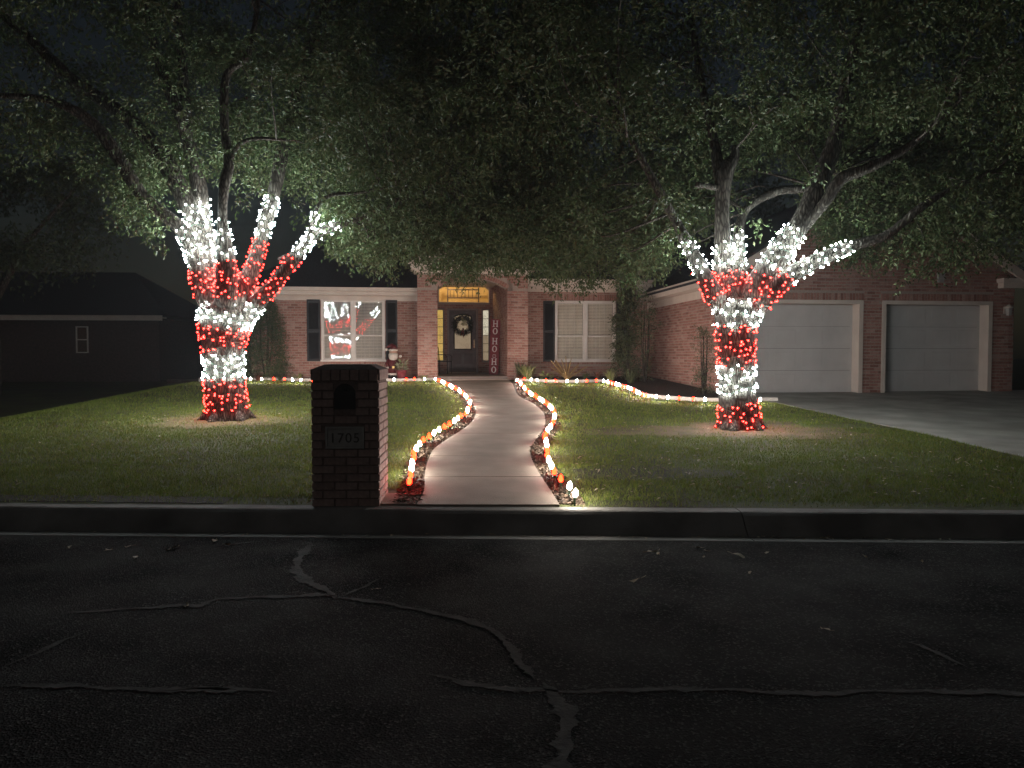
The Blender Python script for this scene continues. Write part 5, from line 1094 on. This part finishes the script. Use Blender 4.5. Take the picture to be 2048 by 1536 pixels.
for (x, d_, n_, h, s_, mt, lb_) in ((1172, 22.7, 40, .30, .3, 'leafB', 'dark grassy tuft below the middle of the right-hand window'), (1196, 22.5, 45, .32, .3, 'redleaf', 'reddish grassy tuft in the bed below the right-hand window'),
    (1222, 22.0, 55, .42, .36, 'liriope', 'green strap-leaf tuft where the bed edge starts to curve'), (1262, 21.6, 45, .5, .4, 'leafB', 'dim tuft at the foot of the tall corner evergreen'),
    (560, 22.75, 35, .2, .28, 'leafB', 'low dark tuft in front of the broad evergreen shrub'), (596, 22.75, 60, .26, .34, 'liriope', 'yellow-green strap-leaf tuft between the shrub and mailbox pillar'),
    (848, 22.55, 45, .2, .26, 'liriope', 'small tuft at the foot of the left-hand entry pillar'), (516, 22.6, 35, .2, .25, 'redleaf', 'reddish tuft next to the light-wrapped trunk')):
    tuft('strap_leaf_plant', lb_, gpt(x, d_), n_, h, s_, .018, M[mt])

# ------------------------------------------------------------------ next house and far trees
nb_root = empty('neighbour_house', Vector((-21, 36, .35)), R(4)); tag(nb_root, 'dim low house with pale eave beyond the dark lawn', 'house')
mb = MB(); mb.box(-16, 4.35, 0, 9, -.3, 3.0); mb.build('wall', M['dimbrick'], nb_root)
mb = MB(); mb.box(-16.3, 4.7, -.55, -.5, 2.86, 3.12); mb.box(-16.3, 4.7, -.5, 0, 2.98, 3.02); mb.build('fascia', M['trim'], nb_root)
mb = MB(); mb.add([(-16.5, -.6, 3.1), (4.9, -.6, 3.1), (1.5, 4.5, 5.6), (-13, 4.5, 5.6), (4.9, 9.6, 3.1), (-16.5, 9.6, 3.1)], [(0, 1, 2, 3), (1, 4, 2), (4, 5, 3, 2), (5, 0, 3)]); mb.build('roof', M['shingle'], nb_root)
nw = empty('window', (.85, 0, 1.35)); nw.parent = nb_root
mb = MB(); mb.box(-.28, -.22, -.05, .05, 0, 1.25); mb.box(.22, .28, -.05, .05, 0, 1.25)
for z_ in (0, .6, 1.2): mb.box(-.22, .22, -.045, .05, z_, z_ + .05)
mb.build('frame', M['white'], nw)
for z_ in (.05, .65): MB().add([(-.22, -.02, z_), (.22, -.02, z_), (.22, -.02, z_ + .55), (-.22, -.02, z_ + .55)], [(0, 1, 2, 3)]).build('pane', M['glass'], nw)
def far_tree(name, label, base, h, rx, ry, rz_, k, m, L=.13, Wd=.06, per=35, rad=(.4, .8)):
    root = empty(name, base); tag(root, label, 'tree'); b_ = Vector(base)
    Cn = ellipsoid((b_.x, b_.y, b_.z + h), (rx, ry, rz_), k, .4); crown(root, 'crown', Cn, rng.uniform(*rad, k), per, m, L, Wd, .3)
    mb = MB(); mb.tube([(0, 0, -.1), (.05, 0, h * .4), (0.1, 0, h * .9)], [.26, .2, .12], 12, rough=.05)
    for i in range(6): a = i * 1.05; mb.tube([(0.05, 0, h * .45), (rx * .3 * math.cos(a), ry * .3 * math.sin(a), h * .8), (rx * .7 * math.cos(a), ry * .7 * math.sin(a), h * 1.1)], [.12, .08, .03], 8)
    mb.build('trunk', M['bark'], root)
far_tree('leafy_tree', 'dim round-crowned tree in front of the neighbouring house', (-15.6, 23.0, .5), 5.6, 3.9, 3.0, 2.6, 480, M['leafC'])
far_tree('leafy_tree', 'dark tall tree standing behind the roof of the brick house', (-3.0, 40.0, .9), 9.5, 6.5, 4, 5.0, 420, M['leafC'], .2, .1, 35, (.6, 1.1))
far_tree('leafy_tree', 'dark tree behind the garage roof', (12.5, 36.0, .9), 8.5, 7.0, 4, 5.0, 420, M['leafC'], .2, .1, 35, (.6, 1.1))

# ------------------------------------------------------------------ fallen leaves
lm = []
for i in range(3):
    q = MB(); k = 7; pts = [(0, -.035, 0)]
    for j in range(1, k): t = j / k; pts.append((.016 * math.sin(math.pi * t) * (1 + .35 * math.sin(9 * t)), -.035 + .07 * t, .004 * math.sin(5 * t + i)))
    pts.append((0, .037, .006))
    for j in range(k - 1, 0, -1): t = j / k; pts.append((-.016 * math.sin(math.pi * t) * (1 + .35 * math.sin(8 * t)), -.035 + .07 * t, .009 * math.sin(4 * t + i)))
    q.add(pts, [tuple(range(len(pts)))]); q.tube([(0, -.034, .001), (.004, -.055, .004)], .0012, 3); lm.append(q.mesh('fallen_leaf', M['dryleaf']))
for (x, y, s_) in ((218, 1099, 1), (258, 1092, .8), (138, 1094, .9), (272, 1114, 1.1), (343, 1097, 1.4), (456, 1087, .8), (430, 1081, 1.2), (984, 1069, 1), (1307, 1101, 1.4), (1316, 1107, .8), (1397, 1095, .9), (1407, 1113, .8), (1480, 1112, 1.6), (1415, 1101, .7), (1533, 1105, .7), (1265, 1161, 1.6), (1499, 1145, .7), (1844, 1122, .8), (1734, 1114, .7), (750, 1178, .7), (372, 1210, 1.0), (1651, 1258, .8)):
    p = street(x, y, .008); o = link('fallen_leaf', random.choice(lm), None, p, (random.gauss(0, .12), random.gauss(0, .12), random.uniform(0, 6.28))); o.scale = (s_ * 1.15,) * 3
    tag(o, 'small pale dry leaf lying on the dark asphalt near the gutter', 'leaf', 'dry leaves fallen on the street')
V = []; 
k = 520; x = np.concatenate([rng.uniform(-7, 6, 330), rng.uniform(.6, 5.8, 190)]); y = np.concatenate([rng.uniform(7.3, 15, 330), rng.uniform(7.25, 9.6, 190)])
okk = ~inside(x, y, drv) & ((x < np.interp(y, [p[1] for p in WL], [p[0] for p in WL]) - .3) | (x > np.interp(y, [p[1] for p in WR], [p[0] for p in WR]) + .2)) & ~((x > -1.95) & (x < -.7) & (y < 7.9)); x, y = x[okk], y[okk]; k = len(x)
P = np.stack([x, y, terr(x, y) + rng.uniform(.02, .045, k)], 1); Dl = unit(k); Dl[:, 2] *= .25; Nl = unit(k) * .35; Nl[:, 2] += 1
tag(link('lawn_litter', leaves_mesh('lawn_litter', P, Dl, Nl, rng.uniform(.04, .075, k), rng.uniform(.018, .03, k), M['dryleaf'])), 'dry leaves scattered through the lawn grass', 'leaves', kind='stuff')
# leaves caught in the gutter
x = rng.uniform(-5, 5.5, 70); x = np.where(rng.random(70) < .6, rng.normal(2.6, .8, 70), x); y = 6.88 - .0358 * x - rng.uniform(.24, .34, 70); P = np.stack([x, y, np.full(70, .012)], 1); Dl = unit(70); Dl[:, 2] *= .1; Nl = unit(70) * .3; Nl[:, 2] += 1
tag(link('gutter_litter', leaves_mesh('gutter_litter', P, Dl, Nl, rng.uniform(.03, .06, 70), rng.uniform(.014, .026, 70), M['dryleaf'])), 'dry leaves caught along the gutter of the kerb', 'leaves', kind='stuff')
# print('objects', len(C.objects))

# ------------------------------------------------------------------ thin volume added to imitate lens glare around the bulbs
hm = bpy.data.materials.new('glare_volume'); n, l, b = nodes(hm); n.remove(b)
pv = n.new('ShaderNodeVolumePrincipled'); pv.inputs['Color'].default_value = (.85, .9, .95, 1); pv.inputs['Density'].default_value = 0.0010; pv.inputs['Anisotropy'].default_value = 0.3
l.new(pv.outputs[0], n['Material Output'].inputs['Volume'])
mb = MB(); mb.box(-60, 60, -20, 70, -1.5, 22); hz_o = mb.build('glare_veil', hm); tag(hz_o, 'thin volume over the whole yard imitating lens glare', 'glare_veil', kind='stuff')
